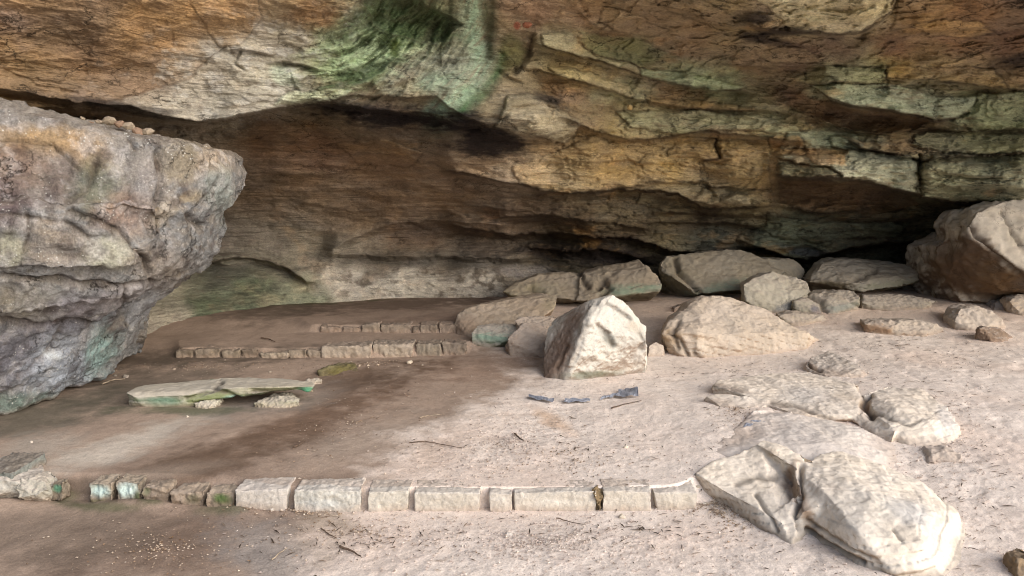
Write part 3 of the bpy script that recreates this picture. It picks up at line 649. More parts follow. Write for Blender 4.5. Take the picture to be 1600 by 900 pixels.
# ------------------------------------------------------------------ ROCKS
def voxel_mesh(hulls, voxel, smooth):
    bm = bmesh.new()
    for pts in hulls:
        b2 = bmesh.new(); vs = [b2.verts.new(p) for p in pts]
        r = bmesh.ops.convex_hull(b2, input=vs)
        bmesh.ops.delete(b2, geom=[v for v in b2.verts if not v.link_faces], context='VERTS')
        bmesh.ops.recalc_face_normals(b2, faces=b2.faces)
        t = bpy.data.meshes.new('t'); b2.to_mesh(t); b2.free(); bm.from_mesh(t); bpy.data.meshes.remove(t)
    me = bpy.data.meshes.new('t'); bm.to_mesh(me); bm.free()
    o = bpy.data.objects.new('t', me); C.objects.link(o)
    m = o.modifiers.new('r', 'REMESH'); m.mode = 'VOXEL'; m.voxel_size = voxel
    s = o.modifiers.new('s', 'SMOOTH'); s.factor = .5; s.iterations = smooth
    dg = bpy.context.evaluated_depsgraph_get(); ev = o.evaluated_get(dg)
    res = bpy.data.meshes.new_from_object(ev)
    bpy.data.objects.remove(o); bpy.data.meshes.remove(me)
    return res

SEED = [0]
def rock(name, label, hulls, cat='boulder', Y0=None, thick=.4, voxel=.011, smooth=2, amp=.03, freq=2.2, rough=.010, beds=(0, 0, (0, 0, 1)),
         base=(170, 158, 142), under=None, dust=.5, dustc=(196, 178, 164), blobs=(), grooves=(), mat=None, group=None, sink=.12, speck=0, var=.07, crack=.06, drop=True, zs=.75, brk=None):
    """hull points: (px,py) = on the floor there (plus a buried copy), (px,py,d) = d metres behind Y0"""
    SEED[0] += 1; sd = SEED[0] * 13.7
    if Y0 is None:
        g = [p for h in hulls for p in h if len(p) == 2]; Y0 = min(hit(*p)[1] for p in g)
    HP = []
    for h in hulls:
        pts = []; bk = []
        for p in h:
            if len(p) == 2:
                q = hit(*p); pts.append(q); pts.append(q - [0, 0, sink]); bk.append(q)
            elif len(p) == 4:
                q = hit(p[0], p[1], p[3]); pts.append(q); pts.append(q - [0, 0, p[3] + sink]); bk.append(q)
            else:
                q = at(p[0], p[1], Y0 + p[2]); pts.append(q); bk.append(q)
        bk = np.array(bk); c = bk.mean(0)
        if thick:
            for q in bk:
                r = c + (q - c) * [.8, 1, zs]; r[1] = min(q[1] + thick, q[1] + thick); pts.append(r)
                if drop: pts.append([r[0], r[1], min(r[2], float(gz(r[0], r[1]))) - .05])
        HP.append([tuple(map(float, p)) for p in pts])
    me = voxel_mesh(HP, voxel, smooth)
    n = len(me.vertices); P = np.empty(n * 3, np.float32); me.vertices.foreach_get('co', P); P = P.reshape(-1, 3).astype(float)
    me.update(); N = np.empty(n * 3, np.float32); me.vertex_normals.foreach_get('vector', N); N = N.reshape(-1, 3).astype(float)
    d = amp * fbm(P * freq + sd, 4, .55) + rough * fbm(P * freq * 5 + sd, 4, .6) - rough * 1.2 * (1 - fbm(P * freq * 2.6 + sd + 9, 4, .55, ridge=True)).clip(0, 1) ** 1
    bk_ = rough * .55 if brk is None else brk
    q1 = fbm(P * freq * [.8, .8, 1.5] + sd + 33, 4, .55) * 6 + 60; k1 = np.floor(q1); f1 = q1 - k1
    q2 = fbm(P * freq * [2.2, 2.2, 4.2] + sd + 44, 4, .55) * 5 + 60; k2 = np.floor(q2); f2 = q2 - k2
    d = d + bk_ * (k1 - 60 + ss(.86, 1, f1)) * .8 + bk_ * .25 * (k2 - 60 + ss(.82, 1, f2))
    rimc = np.exp(-(f1 / .04) ** 2) * .25 + np.exp(-(f2 / .05) ** 2) * .10
    if beds[0]:
        ax = np.array(beds[2], float); ax /= np.linalg.norm(ax); t = (P @ ax) * beds[1] + .45 * fbm(P * 3 + sd, 3) + sd
        k = np.floor(t); fr = t - k; h = np.sin(k * 12.9898) * 43758.5453; h -= np.floor(h)
        side = 1 - np.abs(N @ ax) ** 2
        d = d + beds[0] * side * ((h - .5) - .4 * np.exp(-((fr - .0) / .08) ** 2) * 1.5)
    px, py = proj(P)
    front = N[:, 1] < .35
    jt = fbm(P * 9 + sd, 4) * 6
    gr = np.zeros(n)
    for pl, dp, hw in grooves:
        dd = seg_dist(px + jt * .7, py + jt * .7, pl); e = np.exp(-(dd / hw) ** 2) * front; d = d - dp * e
        if dp > 0: gr = gr + e
    P = P + N * d[:, None]
    me.vertices.foreach_set('co', P.astype(np.float32).ravel()); me.update()
    N = np.empty(n * 3, np.float32); me.vertex_normals.foreach_get('vector', N); N = N.reshape(-1, 3)
    a = fbm(P * 3 + sd + 5, 5, .6); b = fbm(P * 11 + sd, 4, .6)
    base = tuple(np.array(base) * .62 + .38 * np.mean(base) * np.array([1.015, 1, .965])); dustc = tuple(np.array(dustc) * .75 + .25 * np.mean(dustc))
    col = lin(base)[None] * (1 + var * 1.8 * a + var * 1.3 * b + .05 * np.sin(k1 * 2.4))[:, None]
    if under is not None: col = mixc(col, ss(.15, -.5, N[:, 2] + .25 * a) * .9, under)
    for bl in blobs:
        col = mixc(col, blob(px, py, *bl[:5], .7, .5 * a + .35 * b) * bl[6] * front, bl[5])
    if speck:
        col = mixc(col, ss(.0, .3, fbm(P * 6.5 + sd + 60, 5, .65)) * .4, (176, 174, 174)); col = mixc(col, ss(.05, .32, fbm(P * 7 + sd + 80, 5, .65)) * .55, (66, 54, 52))
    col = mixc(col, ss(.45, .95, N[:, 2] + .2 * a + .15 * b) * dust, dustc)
    zz = P[:, 2] - gz(P[:, 0], P[:, 1]); col = mixc(col, ss(.05, 0, zz - .03 * a) * .45, (170, 148, 132) if dust > .25 else (90, 72, 58))
    col = mixc(col, (gr * .55 + rimc * .5 * ss(-.2, .3, a)).clip(0, .7), (66, 52, 40))
    msk = np.zeros((n, 3), np.float32); msk[:, 1] = crack; msk[:, 0] = speck
    me.name = name; me.materials.clear(); me.materials.append(mat or M_ROCK)
    me.polygons.foreach_set('use_smooth', np.ones(len(me.polygons), bool)); set_col(me, col, msk)
    # origin at the foot of the thing
    org = np.array([P[:, 0].mean(), P[:, 1].mean(), max(P[:, 2].min(), float(gz(P[:, 0].mean(), P[:, 1].mean())) - .02)])
    o = bpy.data.objects.new(name, me); C.objects.link(o)
    me.vertices.foreach_set('co', (P - org).astype(np.float32).ravel()); me.update(); o.location = org
    return tag(o, label, cat, group)

GR = (120, 128, 108); TAN = (184, 168, 148); PALE = (206, 196, 182)
# --- big left outcrop
rock('rock_outcrop', 'huge lichen speckled purple and grey rock outcrop overhanging the floor at far left',
  [ [(-500,110,-1.0),(-200,125,-.55),(0,160,-.25),(50,174,-.2),(100,192,-.1),(160,202,0),(236,218,.1),(298,224,.35),(318,240,.4),(332,264,.45),(332,292,.45),(316,312,.4),(288,332,.3),(200,420,-.25),(0,420,-.6),(-500,420,-1.2)],
    [(-500,330,-1.2),(0,330,-.6),(200,310,-.3),(276,328,.1),(288,346,.28),(280,380,.3),(274,410,.3),(244,444,.35),(200,470,.1),(0,500,-.5),(-500,520,-1.0)],
    [(-500,450,-1.0),(0,460,-.45),(170,450,.0),(232,448,.35),(210,466,.4),(178,488,.5),(154,504,.5),(120,525,.3),(0,545,-.1),(-500,560,-.9)],
    [(-500,500,-.9),(0,500,-.3),(130,498,.2),(148,512,.5),(144,545,.6),(138,572,.7),(124,598,.8),(96,618,.55),(60,632,.4),(0,650,.1),(-200,700,-.4),(-500,760,-.8)]],
  cat='rock outcrop', Y0=4.95, thick=1.1, drop=False, zs=.95, voxel=.017, smooth=4, amp=.085, freq=1.9, rough=.026, base=(126, 120, 114), dust=.3, dustc=(150, 134, 114), mat=M_OUT, speck=1.0, brk=.012, var=.3, crack=1.0, under=(134, 138, 142),
  blobs=[(60,215,120,30,4,(160,134,98),.7),(140,235,60,30,30,(156,130,98),.5),(30,260,60,60,0,(122,100,86),.7),(95,275,30,50,10,(92,76,70),.6),(10,310,40,50,0,(86,70,74),.7),(60,310,40,20,0,(96,84,84),.5),(230,470,60,30,-30,(160,164,172),.6),
   (150,290,40,60,30,(104,112,88),.5),(200,330,60,40,0,(164,128,104),.5),(235,290,30,70,10,(146,142,142),.5),(290,250,50,40,0,(146,134,112),.7),(340,250,34,26,0,(178,160,140),.6),(265,330,20,30,20,(160,142,108),.5),(310,310,24,14,0,(160,144,112),.5),
   (345,300,26,50,0,(150,160,156),.6),(165,398,54,34,6,(158,158,142),.85),(15,392,28,34,0,(150,150,130),.8),(250,420,60,40,0,(150,134,116),.5),(90,380,60,50,0,(128,112,92),.4),(40,480,90,40,10,(124,116,96),.5),(120,500,90,40,-20,(112,112,126),.7),
   (20,560,80,60,0,(104,104,118),.7),(100,580,80,60,-20,(160,170,184),.85),(160,550,26,50,20,(140,168,166),.8),(40,630,80,18,-8,(110,132,122),.7),(85,560,16,8,0,(196,206,214),.8),(60,500,30,10,0,(170,170,168),.5),(180,470,80,22,-20,(150,144,146),.6)],
  grooves=[([(0,430),(60,442),(130,446),(215,448),(270,440),(300,425)],.06,3.5),([(110,330),(150,345),(200,370),(225,395),(235,430)],.05,3.5),([(0,215),(80,222),(110,245),(125,262)],.03,2.5),([(250,235),(258,280),(252,320),(262,345)],.05,5),
   ([(0,335),(60,340),(110,350),(140,372)],.03,3),([(40,330),(45,360),(35,395)],.03,3),([(150,255),(140,285),(100,318)],.04,6),([(200,215),(212,232)],.03,3),([(300,340),(308,350),(318,352)],.05,4),([(262,330),(285,320),(300,300)],.02,2.5),
   ([(0,500),(60,515),(110,505),(150,510)],.04,4),([(100,520),(80,560),(30,590)],.03,4),([(200,450),(195,490),(170,530)],.03,4),([(165,398),(170,398)],-.05,32),([(15,392),(20,395)],-.03,24)])
# --- big boulder right edge
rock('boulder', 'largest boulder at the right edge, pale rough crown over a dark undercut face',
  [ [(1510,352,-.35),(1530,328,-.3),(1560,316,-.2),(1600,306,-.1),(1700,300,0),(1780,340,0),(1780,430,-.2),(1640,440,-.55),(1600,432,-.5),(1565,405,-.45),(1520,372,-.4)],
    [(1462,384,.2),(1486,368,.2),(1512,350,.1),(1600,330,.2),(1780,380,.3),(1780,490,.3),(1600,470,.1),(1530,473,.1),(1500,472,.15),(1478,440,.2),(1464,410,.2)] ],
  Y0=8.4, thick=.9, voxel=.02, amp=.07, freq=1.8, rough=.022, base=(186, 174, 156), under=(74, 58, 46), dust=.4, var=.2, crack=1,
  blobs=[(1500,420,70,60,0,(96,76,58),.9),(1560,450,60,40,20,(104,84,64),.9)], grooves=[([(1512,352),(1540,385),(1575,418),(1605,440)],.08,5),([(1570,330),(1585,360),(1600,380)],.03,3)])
# --- pyramid boulder
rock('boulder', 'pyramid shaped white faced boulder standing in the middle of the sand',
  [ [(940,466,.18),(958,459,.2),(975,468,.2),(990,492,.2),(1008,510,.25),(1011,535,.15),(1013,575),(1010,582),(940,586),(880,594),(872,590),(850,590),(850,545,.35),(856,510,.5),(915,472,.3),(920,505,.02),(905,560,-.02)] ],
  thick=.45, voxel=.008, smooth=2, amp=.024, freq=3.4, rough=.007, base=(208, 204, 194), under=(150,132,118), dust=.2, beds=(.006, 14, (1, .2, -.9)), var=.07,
  blobs=[(868,560,30,90,28,(128,106,92),.95),(892,508,22,50,40,(132,112,98),.9),(952,530,12,22,-40,(120,122,116),.8),(912,512,20,6,-20,(140,136,128),.6),(925,585,50,7,-3,(120,124,108),.8),(990,510,14,10,40,(176,160,140),.5),(1000,560,12,30,10,(190,186,180),.5)],  # left face painted darker as the side turned from the light
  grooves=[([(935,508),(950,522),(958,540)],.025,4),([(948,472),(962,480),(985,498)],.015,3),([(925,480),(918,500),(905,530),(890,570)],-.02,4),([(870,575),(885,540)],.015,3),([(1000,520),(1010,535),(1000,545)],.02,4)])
# --- big flat boulder
rock('boulder', 'wide low tan boulder with broken left end, right of the pyramid boulder',
  [ [(1075,475,.55),(1100,464,.6),(1140,463,.7),(1180,478,.6),(1225,500,.5),(1262,518,.3),(1282,530),(1262,545),(1220,552),(1140,558),(1090,560),(1055,552),(1040,540),(1030,520,.1),(1045,500,.3),(1062,494,.4),(1090,520,.02)] ],
  thick=.5, voxel=.011, smooth=3, amp=.03, freq=2.5, rough=.010, base=(200, 180, 160), under=(150, 128, 108), dust=.5, dustc=(208, 190, 172), beds=(.02, 15, (.2, .3, 1)),
  blobs=[(1050,530,26,30,0,(170,150,126),.8)], grooves=[([(1062,500),(1050,520),(1060,545)],.03,3.5),([(1045,520),(1062,530),(1075,556)],.03,3),([(1085,552),(1092,560)],.02,4)])
rock('stone', 'small rounded pale stone wedged beside the pyramid boulder foot', [[(1014,540,.05),(1025,534,.08),(1037,540,.06),(1040,553),(1036,557),(1012,558)]], 'stone', thick=.1, voxel=.006, amp=.01, freq=8, rough=.004, base=(200,182,166))
rock('stone', 'small brown rock behind the wide tan boulder', [[(1052,483,.05),(1064,474,.1),(1078,474,.1),(1080,488),(1052,490)]], 'stone', thick=.15, voxel=.01, amp=.02, freq=6, base=(150,124,104))
# --- row of fallen slabs behind
rock('slab', 'long tilted slab with green lower edge behind the pyramid boulder',
  [ [(785,455,.3),(800,445,.4),(840,428,.5),(930,424,.5),(905,470,.1),(880,466,.1),(800,462,.2)], [(905,425,.4),(935,417,.5),(1000,405,.5),(1012,420,.2),(1036,438,.1),(1033,456,.05),(975,462,0),(940,470,.0),(900,470,.05)] ],
  'slab', Y0=8.75, thick=.5, voxel=.014, amp=.03, freq=2.5, rough=.012, base=(156, 140, 118), under=(112, 104, 88), dust=.55, dustc=(172, 154, 132), beds=(.022, 12, (-.15, .2, 1)),
  blobs=[(985,452,60,10,-4,(128,146,128),.85),(840,452,60,16,-6,(146,138,108),.6)], grooves=[([(905,424),(912,440),(918,446)],.05,4),([(935,448),(942,438),(950,450),(940,462)],.06,5),([(830,450),(845,458),(850,465)],.04,5)])
rock('slab', 'large domed grey slab leaning up against the dark back wall',
  [ [(1030,412,.3),(1040,400,.4),(1100,392,.5),(1135,387,.6),(1170,392,.6),(1200,404,.5),(1235,425,.2),(1200,452,0),(1140,455,-.1),(1085,461,-.1),(1060,440,.0),(1035,425,.2)], [(1190,402,.5),(1240,405,.6),(1262,425,.5),(1255,440,.3),(1200,440,.2)] ],
  'slab', Y0=9.1, thick=.5, voxel=.014, amp=.035, freq=2.2, rough=.014, base=(160, 148, 126), under=(108, 104, 88), dust=.5, dustc=(176, 160, 136), beds=(.02, 11, (.1, .2, 1)),
  blobs=[(1130,446,60,12,-14,(134,148,130),.8),(1060,425,20,20,30,(120,112,90),.5)], grooves=[([(1055,402),(1060,425),(1080,440),(1095,458)],.06,4)])
rock('boulder', 'blocky light grey boulder in front of the large domed slab',
  [ [(1160,445,.1),(1180,432,.2),(1205,423,.3),(1240,430,.3),(1262,438,.25),(1268,455,.1),(1240,475,.05),(1220,490),(1190,478),(1163,470,.05)] ],
  thick=.35, voxel=.012, amp=.03, freq=3, rough=.012, base=(180, 172, 152), under=(130, 128, 112), dust=.4, blobs=[(1230,480,26,8,-20,(130,134,140),.6)], crack=.8)
rock('boulder', 'flat sided greenish rock lying on its side, right of the blocky boulder',
  [ [(1240,472,.1),(1262,456,.3),(1300,452,.4),(1335,454,.3),(1345,465,.15),(1343,484),(1290,492),(1255,492),(1238,488)] ],
  thick=.3, voxel=.012, amp=.025, freq=3.5, rough=.012, base=(168, 158, 138), under=(120, 118, 102), beds=(.02, 16, (.3, 0, 1)), blobs=[(1310,482,36,9,-10,(134,140,136),.7),(1275,485,14,10,60,(90,92,110),.7)], grooves=[([(1262,458),(1285,470),(1290,488)],.04,4)])
rock('slab', 'broad pale slab with shadowed underside on the far right of the slab row',
  [ [(1266,432,.2),(1285,410,.4),(1310,403,.5),(1390,404,.5),(1415,410,.4),(1442,425,.15),(1440,438,.1),(1400,450,0),(1345,458,-.05),(1330,440,-.05),(1265,440,.1)], [(1265,436,.2),(1330,440,.1),(1350,460,.1),(1270,460,.3)] ],
  'slab', Y0=9.0, thick=.5, voxel=.014, amp=.03, freq=2.5, rough=.014, base=(172, 160, 140), under=(84, 74, 60), dust=.45, dustc=(184, 166, 144), beds=(.025, 13, (.1, .3, 1)), blobs=[(1300,448,46,12,6,(84,74,58),.9),(1390,445,50,9,-6,(150,150,128),.6)], grooves=[([(1330,438),(1350,430),(1370,420)],.03,4)])
rock('slab', 'thin low stone plate pointing right below the broad pale slab',
  [ [(1345,472,.1),(1350,461,.25),(1380,459,.3),(1430,462,.3),(1467,470,.15),(1440,484),(1400,487),(1348,482)] ], 'slab', thick=.25, voxel=.011, amp=.015, freq=4, base=(160, 148, 128), under=(96,88,74), beds=(.015, 18, (0, .2, 1)))
rock('stone', 'flat buried block before the greenish side lying rock', [[(1215,492,.1),(1240,488,.15),(1290,490,.15),(1296,500),(1250,510),(1215,502)]], 'stone', thick=.2, voxel=.011, amp=.015, freq=4, base=(178,162,142))
rock('boulder', 'low rock with eroded brown left edge in the sand at right',
  [ [(1350,505,.1),(1380,499,.2),(1430,498,.2),(1465,506,.15),(1478,518),(1440,526),(1380,522),(1348,514)] ], 'stone', thick=.25, voxel=.011, amp=.025, freq=4, rough=.012, base=(190, 172, 152), under=(140,112,90), blobs=[(1372,512,30,10,4,(140,112,88),.8)])
rock('boulder', 'smooth half buried rounded rock near the right edge', [[(1490,500,.08),(1500,482,.2),(1525,476,.25),(1550,484,.2),(1568,500,.1),(1572,512),(1530,518),(1492,514)]], thick=.3, voxel=.011, amp=.02, freq=4, base=(198, 180, 162))
rock('stone', 'dark edged sliver of rock sticking out of the sand by the rounded rock', [[(1530,514,.02),(1540,508,.05),(1565,512,.08),(1585,528),(1570,535),(1548,530)]], 'stone', thick=.12, voxel=.008, amp=.012, freq=8, base=(140,112,90), dust=.6)
rock('stone', 'small tan stone cut by the right edge of the picture', [[(1577,470,.1),(1590,458,.2),(1625,458,.2),(1630,488),(1600,494),(1580,490)]], 'stone', thick=.2, voxel=.01, amp=.02, freq=5, base=(188,166,140))
rock('stone', 'bluish grey stone low beside the largest boulder', [[(1555,472,.1),(1570,466,.15),(1582,470,.1),(1582,486),(1552,485)]], 'stone', thick=.2, voxel=.01, amp=.02, freq=5, base=(140,134,132))
# --- group left of the pyramid
rock('boulder', 'long loaf shaped tan boulder tapering to the left at the end of the stone steps',
  [ [(708,505,.2),(715,488,.3),(740,478,.4),(800,468,.5),(850,458,.6),(872,462,.5),(868,480,.3),(850,495,.15),(800,505,.05),(760,518,.0),(735,528),(712,522)] ], Y0=7.55, thick=.4, voxel=.011, amp=.02, freq=3, rough=.008, base=(178, 156, 132), under=(120,100,82), dust=.35, dustc=(184,160,136), blobs=[(862,475,16,16,0,(150,140,112),.7),(725,510,24,18,0,(140,114,94),.7)])
rock('stone', 'small blocky stone with mint green face in front of the long loaf shaped boulder',
  [ [(736,520,.1),(745,508,.2),(800,506,.2),(812,512,.15),(808,528,.02),(800,534),(738,537)] ], 'stone', Y0=7.15, thick=.2, voxel=.009, amp=.015, freq=5, base=(150,148,134), under=(110,124,104), blobs=[(770,526,40,10,0,(128,156,138),.85)])
rock('boulder', 'squat dusty brown block beside the shaded side of the pyramid boulder',
  [ [(790,545),(792,530,.1),(815,505,.3),(855,505,.35),(880,510,.4),(880,540,.2),(850,560),(800,556)] ], thick=.35, voxel=.01, amp=.02, freq=3.5, base=(176,152,134), under=(140,116,98))
rock('stone', 'flat stone lying on the squat dusty brown block', [[(802,500,.4),(830,494,.5),(872,495,.55),(880,506,.4),(860,512,.35),(810,510,.35)]], 'stone', Y0=6.85, thick=.15, voxel=.009, amp=.015, freq=6, base=(180,156,134))
# --- slab in wet hollow left
rock('slab', 'long flat pale slab with turquoise algae on its edge beside the left outcrop',
  [ [(197,613,.05),(214,603,.3),(300,595,.42),(345,590,.42),(350,606,.08),(300,617,.02),(208,620,.0),(204,632),(240,635),(290,634),(335,631)],
    [(300,597,.35),(352,589,.42),(440,591,.42),(488,597,.3),(493,603,.14),(430,604,.02),(350,605,.02),(486,613,.14),(420,616,.03),(350,622,.02),(300,627,.02),(460,606,.34),(350,604,.4)] ],
  'slab', Y0=5.27, thick=0, voxel=.008, smooth=2, amp=.012, freq=3, rough=.004, brk=.002, base=(182, 176, 160), under=(110,118,92), dust=.55, dustc=(196,184,164), beds=(.012, 24, (0, .1, 1)), sink=.06,
  blobs=[(245,628,48,9,2,(96,136,114),.85),(330,622,50,12,-6,(136,148,96),.8),(365,624,16,7,0,(150,190,180),.8),(478,610,18,8,-6,(96,164,132),.85),(410,608,60,8,0,(170,168,140),.5)],
  grooves=[([(345,596),(335,606),(352,612),(372,622)],.02,3),([(290,622),(320,612),(350,612)],.012,3),([(395,612),(440,616),(470,612)],.02,6)])
rock('stone', 'small greenish stone propping the right end of the long flat slab', [[(396,628,.02),(415,620,.1),(450,617,.12),(470,626,.05),(468,632),(430,638),(400,634)]], 'stone', thick=.12, voxel=.007, amp=.01, freq=8, base=(160,158,132))
rock('stone', 'pale pebble like stone tucked under the middle of the long flat slab', [[(303,630,.02),(325,621,.05),(346,622,.05),(346,632),(320,639),(305,637)]], 'stone', thick=.1, voxel=.006, amp=.008, freq=9, base=(180,180,160))
rock('stone', 'yellow green mossy flat stone behind the right end of the long flat slab', [[(495,580,.05),(520,570,.15),(555,571,.2),(562,580),(530,588),(498,588)]], 'stone', thick=.15, voxel=.009, amp=.012, freq=6, base=(128,118,70), dust=.0, blobs=[(535,578,30,10,0,(124,120,52),.8)])
rock('stone', 'small light stone at the right tip of the long flat slab', [[(478,594,.05),(492,590,.08),(502,594,.06),(504,600),(482,602)]], 'stone', thick=.08, voxel=.006, amp=.008, freq=9, base=(176,168,150))
# --- foreground bedrock outcrops
H = 'h'
rock('rock_outcrop', 'big pale domed rock with a jagged broken edge in the right foreground',
  [ [(1244,770,H,.10),(1248,738,H,.13),(1270,712,H,.10),(1310,700,H,.06),(1400,733,H,.08),(1460,762,H,.07),(1500,800,H,.05),(1513,838),(1506,882),(1480,905),(1400,902),(1368,886),(1310,856),(1262,826,H,.02),(1290,770,H,.17),(1360,775,H,.19),(1420,800,H,.17),(1440,850,H,.13),(1340,830,H,.15)],
    [(1084,738,H,.02),(1110,722,H,.04),(1186,692,H,.08),(1200,712,H,.06),(1236,745,H,.02),(1243,790,H,.02),(1236,850),(1180,812),(1120,775),(1120,762,H,.05),(1180,790,H,.08),(1222,815,H,.07)],
    [(1214,798,H,.09),(1240,775,H,.10),(1250,800,H,.10),(1268,832),(1238,852),(1215,830,H,.03)],
    [(1180,692,H,.10),(1195,686,H,.10),(1225,694,H,.12),(1262,712,H,.12),(1250,735,H,.13),(1232,724,H,.12),(1206,708,H,.11)],
    [(1240,735,H,.13),(1262,718,H,.12),(1300,720,H,.10),(1280,790,H,.14),(1252,800,H,.11)] ],
  'rock outcrop', thick=0, voxel=.0075, smooth=2, amp=.018, freq=3.2, rough=.006, base=(240, 224, 204), under=(146,124,102), dust=.25, dustc=(214,202,190), beds=(.014, 26, (-.25, .15, 1)), sink=.15,
  blobs=[(1425,800,50,22,20,(184,188,192),.7),(1360,800,60,50,0,(222,216,206),.5),(1300,760,20,8,20,(190,176,160),.5),(1250,780,13,62,-26,(138,108,82),.8),(1236,735,10,26,30,(140,110,84),.7),(1160,800,60,16,36,(160,142,122),.5),(1200,705,20,10,20,(150,126,100),.5)],  # brown shading painted into the cleft and broken edges
  grooves=[([(1252,728),(1248,752),(1252,775),(1240,800),(1250,825)],.03,4),([(1262,828),(1300,852),(1350,880)],.02,3),([(1398,828),(1410,845)],.008,2.5),([(1180,770),(1200,800),(1215,830)],.015,3),([(1262,812),(1300,838),(1360,872)],.012,2.5),([(1150,752),(1180,742),(1215,745)],.012,5)])
rock('rock_outcrop', 'flat bedrock shelf with ragged left edge and boulder like right end, behind foreground rock',
  [ [(1113,601,H,.07),(1122,592,H,.07),(1180,584,H,.06),(1260,580,H,.05),(1345,600,H,.07),(1356,622,H,.09),(1340,648,H,.05),(1300,660),(1240,645,H,.02),(1198,628,H,.03),(1160,618),(1112,606)],
    [(1098,626),(1102,618,H,.045),(1128,614,H,.05),(1170,620,H,.05),(1200,630,H,.02),(1185,640),(1130,638)],
    [(1345,640,H,.06),(1358,612,H,.09),(1385,602,H,.07),(1440,606,H,.06),(1478,632,H,.06),(1500,662,H,.05),(1504,682),(1480,698),(1420,697),(1376,684),(1345,660),(1400,635,H,.13),(1450,655,H,.11),(1390,662,H,.09)],
    [(1332,654,H,.03),(1350,642,H,.07),(1400,672,H,.07),(1392,694),(1345,672)] ],
  'rock outcrop', thick=0, voxel=.008, smooth=2, amp=.014, freq=3, rough=.007, base=(238, 222, 202), under=(140,116,94), dust=.35, dustc=(212,198,188), beds=(.012, 28, (-.2, .2, 1)), sink=.15,
  blobs=[(1350,628,9,24,12,(146,112,80),.85),(1480,655,16,30,-20,(188,190,194),.6),(1260,615,50,18,4,(192,190,188),.5),(1330,620,40,18,0,(214,196,172),.5),(1145,608,46,7,12,(110,90,72),.8),(1420,670,50,26,0,(220,208,190),.5),(1125,628,24,8,0,(146,124,102),.5)],
  grooves=[([(1345,602),(1355,615),(1350,632),(1360,648)],.05,6),([(1205,628),(1240,632),(1300,655),(1335,665)],.01,3),([(1355,640),(1420,662),(1440,655)],.01,3)])
rock('rock_outcrop', 'low sand covered bedrock hump between the shelf and the foreground rock',
  [ [(1100,705),(1165,655,H,.02),(1215,640,H,.04),(1290,655,H,.05),(1350,668,H,.05),(1398,696),(1410,722),(1400,748),(1320,745),(1250,740),(1180,722),(1290,690,H,.09),(1340,710,H,.07)], [(1150,668),(1180,638,H,.03),(1240,640,H,.05),(1200,680,H,.04)], [(1168,650),(1176,640,H,.05),(1210,636,H,.05),(1215,655)] ],
  'rock outcrop', thick=0, voxel=.009, amp=.018, freq=3, rough=.006, base=(222, 210, 200), dust=.6, dustc=(214,202,194), sink=.15, blobs=[(1320,680,60,24,16,(216,206,190),.6)])
rock('rock_outcrop', 'small pale bedrock ledge with a dark notch, farthest back of the outcrops',
  [ [(1258,570,H,.05),(1268,556,H,.08),(1295,546,H,.10),(1325,560,H,.08),(1350,572,H,.06),(1357,588),(1300,592),(1262,582)] ], 'rock outcrop', thick=0, voxel=.009, amp=.015, freq=4, base=(206,194,182), dust=.4, blobs=[(1268,572,14,6,30,(110,84,62),.8)], grooves=[([(1258,566),(1268,575),(1282,578)],.03,3)])
rock('stone', 'barely exposed pale stone right of the shelf in trampled sand', [[(1440,712),(1455,700,.12),(1485,700,.14),(1506,712,.05),(1500,724),(1450,726)]], 'stone', thick=.1, voxel=.008, amp=.01, freq=6, base=(206,190,176), dust=.5)
rock('stone', 'brown mottled stone at the bottom right corner', [[(1578,890),(1590,872,.06),(1620,864,.1),(1640,905),(1590,908)]], 'stone', thick=.1, voxel=.007, amp=.015, freq=8, base=(150,118,80), dust=.1)

# --- kerb stones, front row
def kerb(label, x0, x1, yt, yb, base=(200, 192, 180), blobs=(), slant=1, Y=None, dp=.16, group='stones of the front kerb row', amp=.008, dust=.45, vox=.0055, top=None, name='kerb_stone', crack=.5):
    Yf = Y if (Y and Y > 5) else float(k1_(((x0 + x1) / 2 - 800) * 3.75 / F / 1.0)) - .008
    j = lambda a: RNG.uniform(-a, a)
    sc = F / Yf
    pts = []
    zt = yt + RNG.uniform(-1.5, 2.5); zb = yb + 14
    for (px, py) in ((x0, zt), (x1, zt), (x1 - slant, zb), (x0 + slant, zb)):
        py += j(2.2 if Yf < 5 else 1.2)
        pts.append((px + j(1.5), py + j(1.5), j(.012) + (0.02 if py == zt else 0)))
        # top back edge rises in picture because it is further away; keep it level in the world
        q = at(px, py, Yf); pz = q[2] - HC
        if x1 < 366: py += j(6); amp = .02
        Yb = Yf + dp; r = np.array([q[0] * 1.0, Yb, q[2] + .004]); ax, ay = proj(r[None])
        pts.append((float(ax[0]) + j(2), float(ay[0]) + j(1), dp))
    return rock(name, label, [pts], 'kerb stone', Y0=Yf, thick=0, voxel=vox, smooth=3, amp=amp, freq=7, rough=amp * .55, brk=.0012, base=base, dust=dust, dustc=(206, 194, 184) if (x1 > 366 and Yf < 5) else (126, 108, 94), blobs=blobs, mat=M_KERB, group=group, var=.08 if x1 > 366 else .25, crack=crack * .3)
kerb('dark grey kerb stone half hidden under earth at far left end', -40, 20, 738, 772, (120,128,124), dust=.7, dp=.3)
rock('kerb_stone', 'flat topped grey slab at the far left end of the front kerb row', [[(-40,740,.02),(-40,722,.3),(20,720,.3),(60,732,.18),(62,740,.1),(38,756,.0),(20,772,0),(-40,776,0)]], 'kerb stone', Y0=3.80, thick=.1, voxel=.007, amp=.01, freq=5, base=(176,174,166), mat=M_KERB, group='stones of the front kerb row')
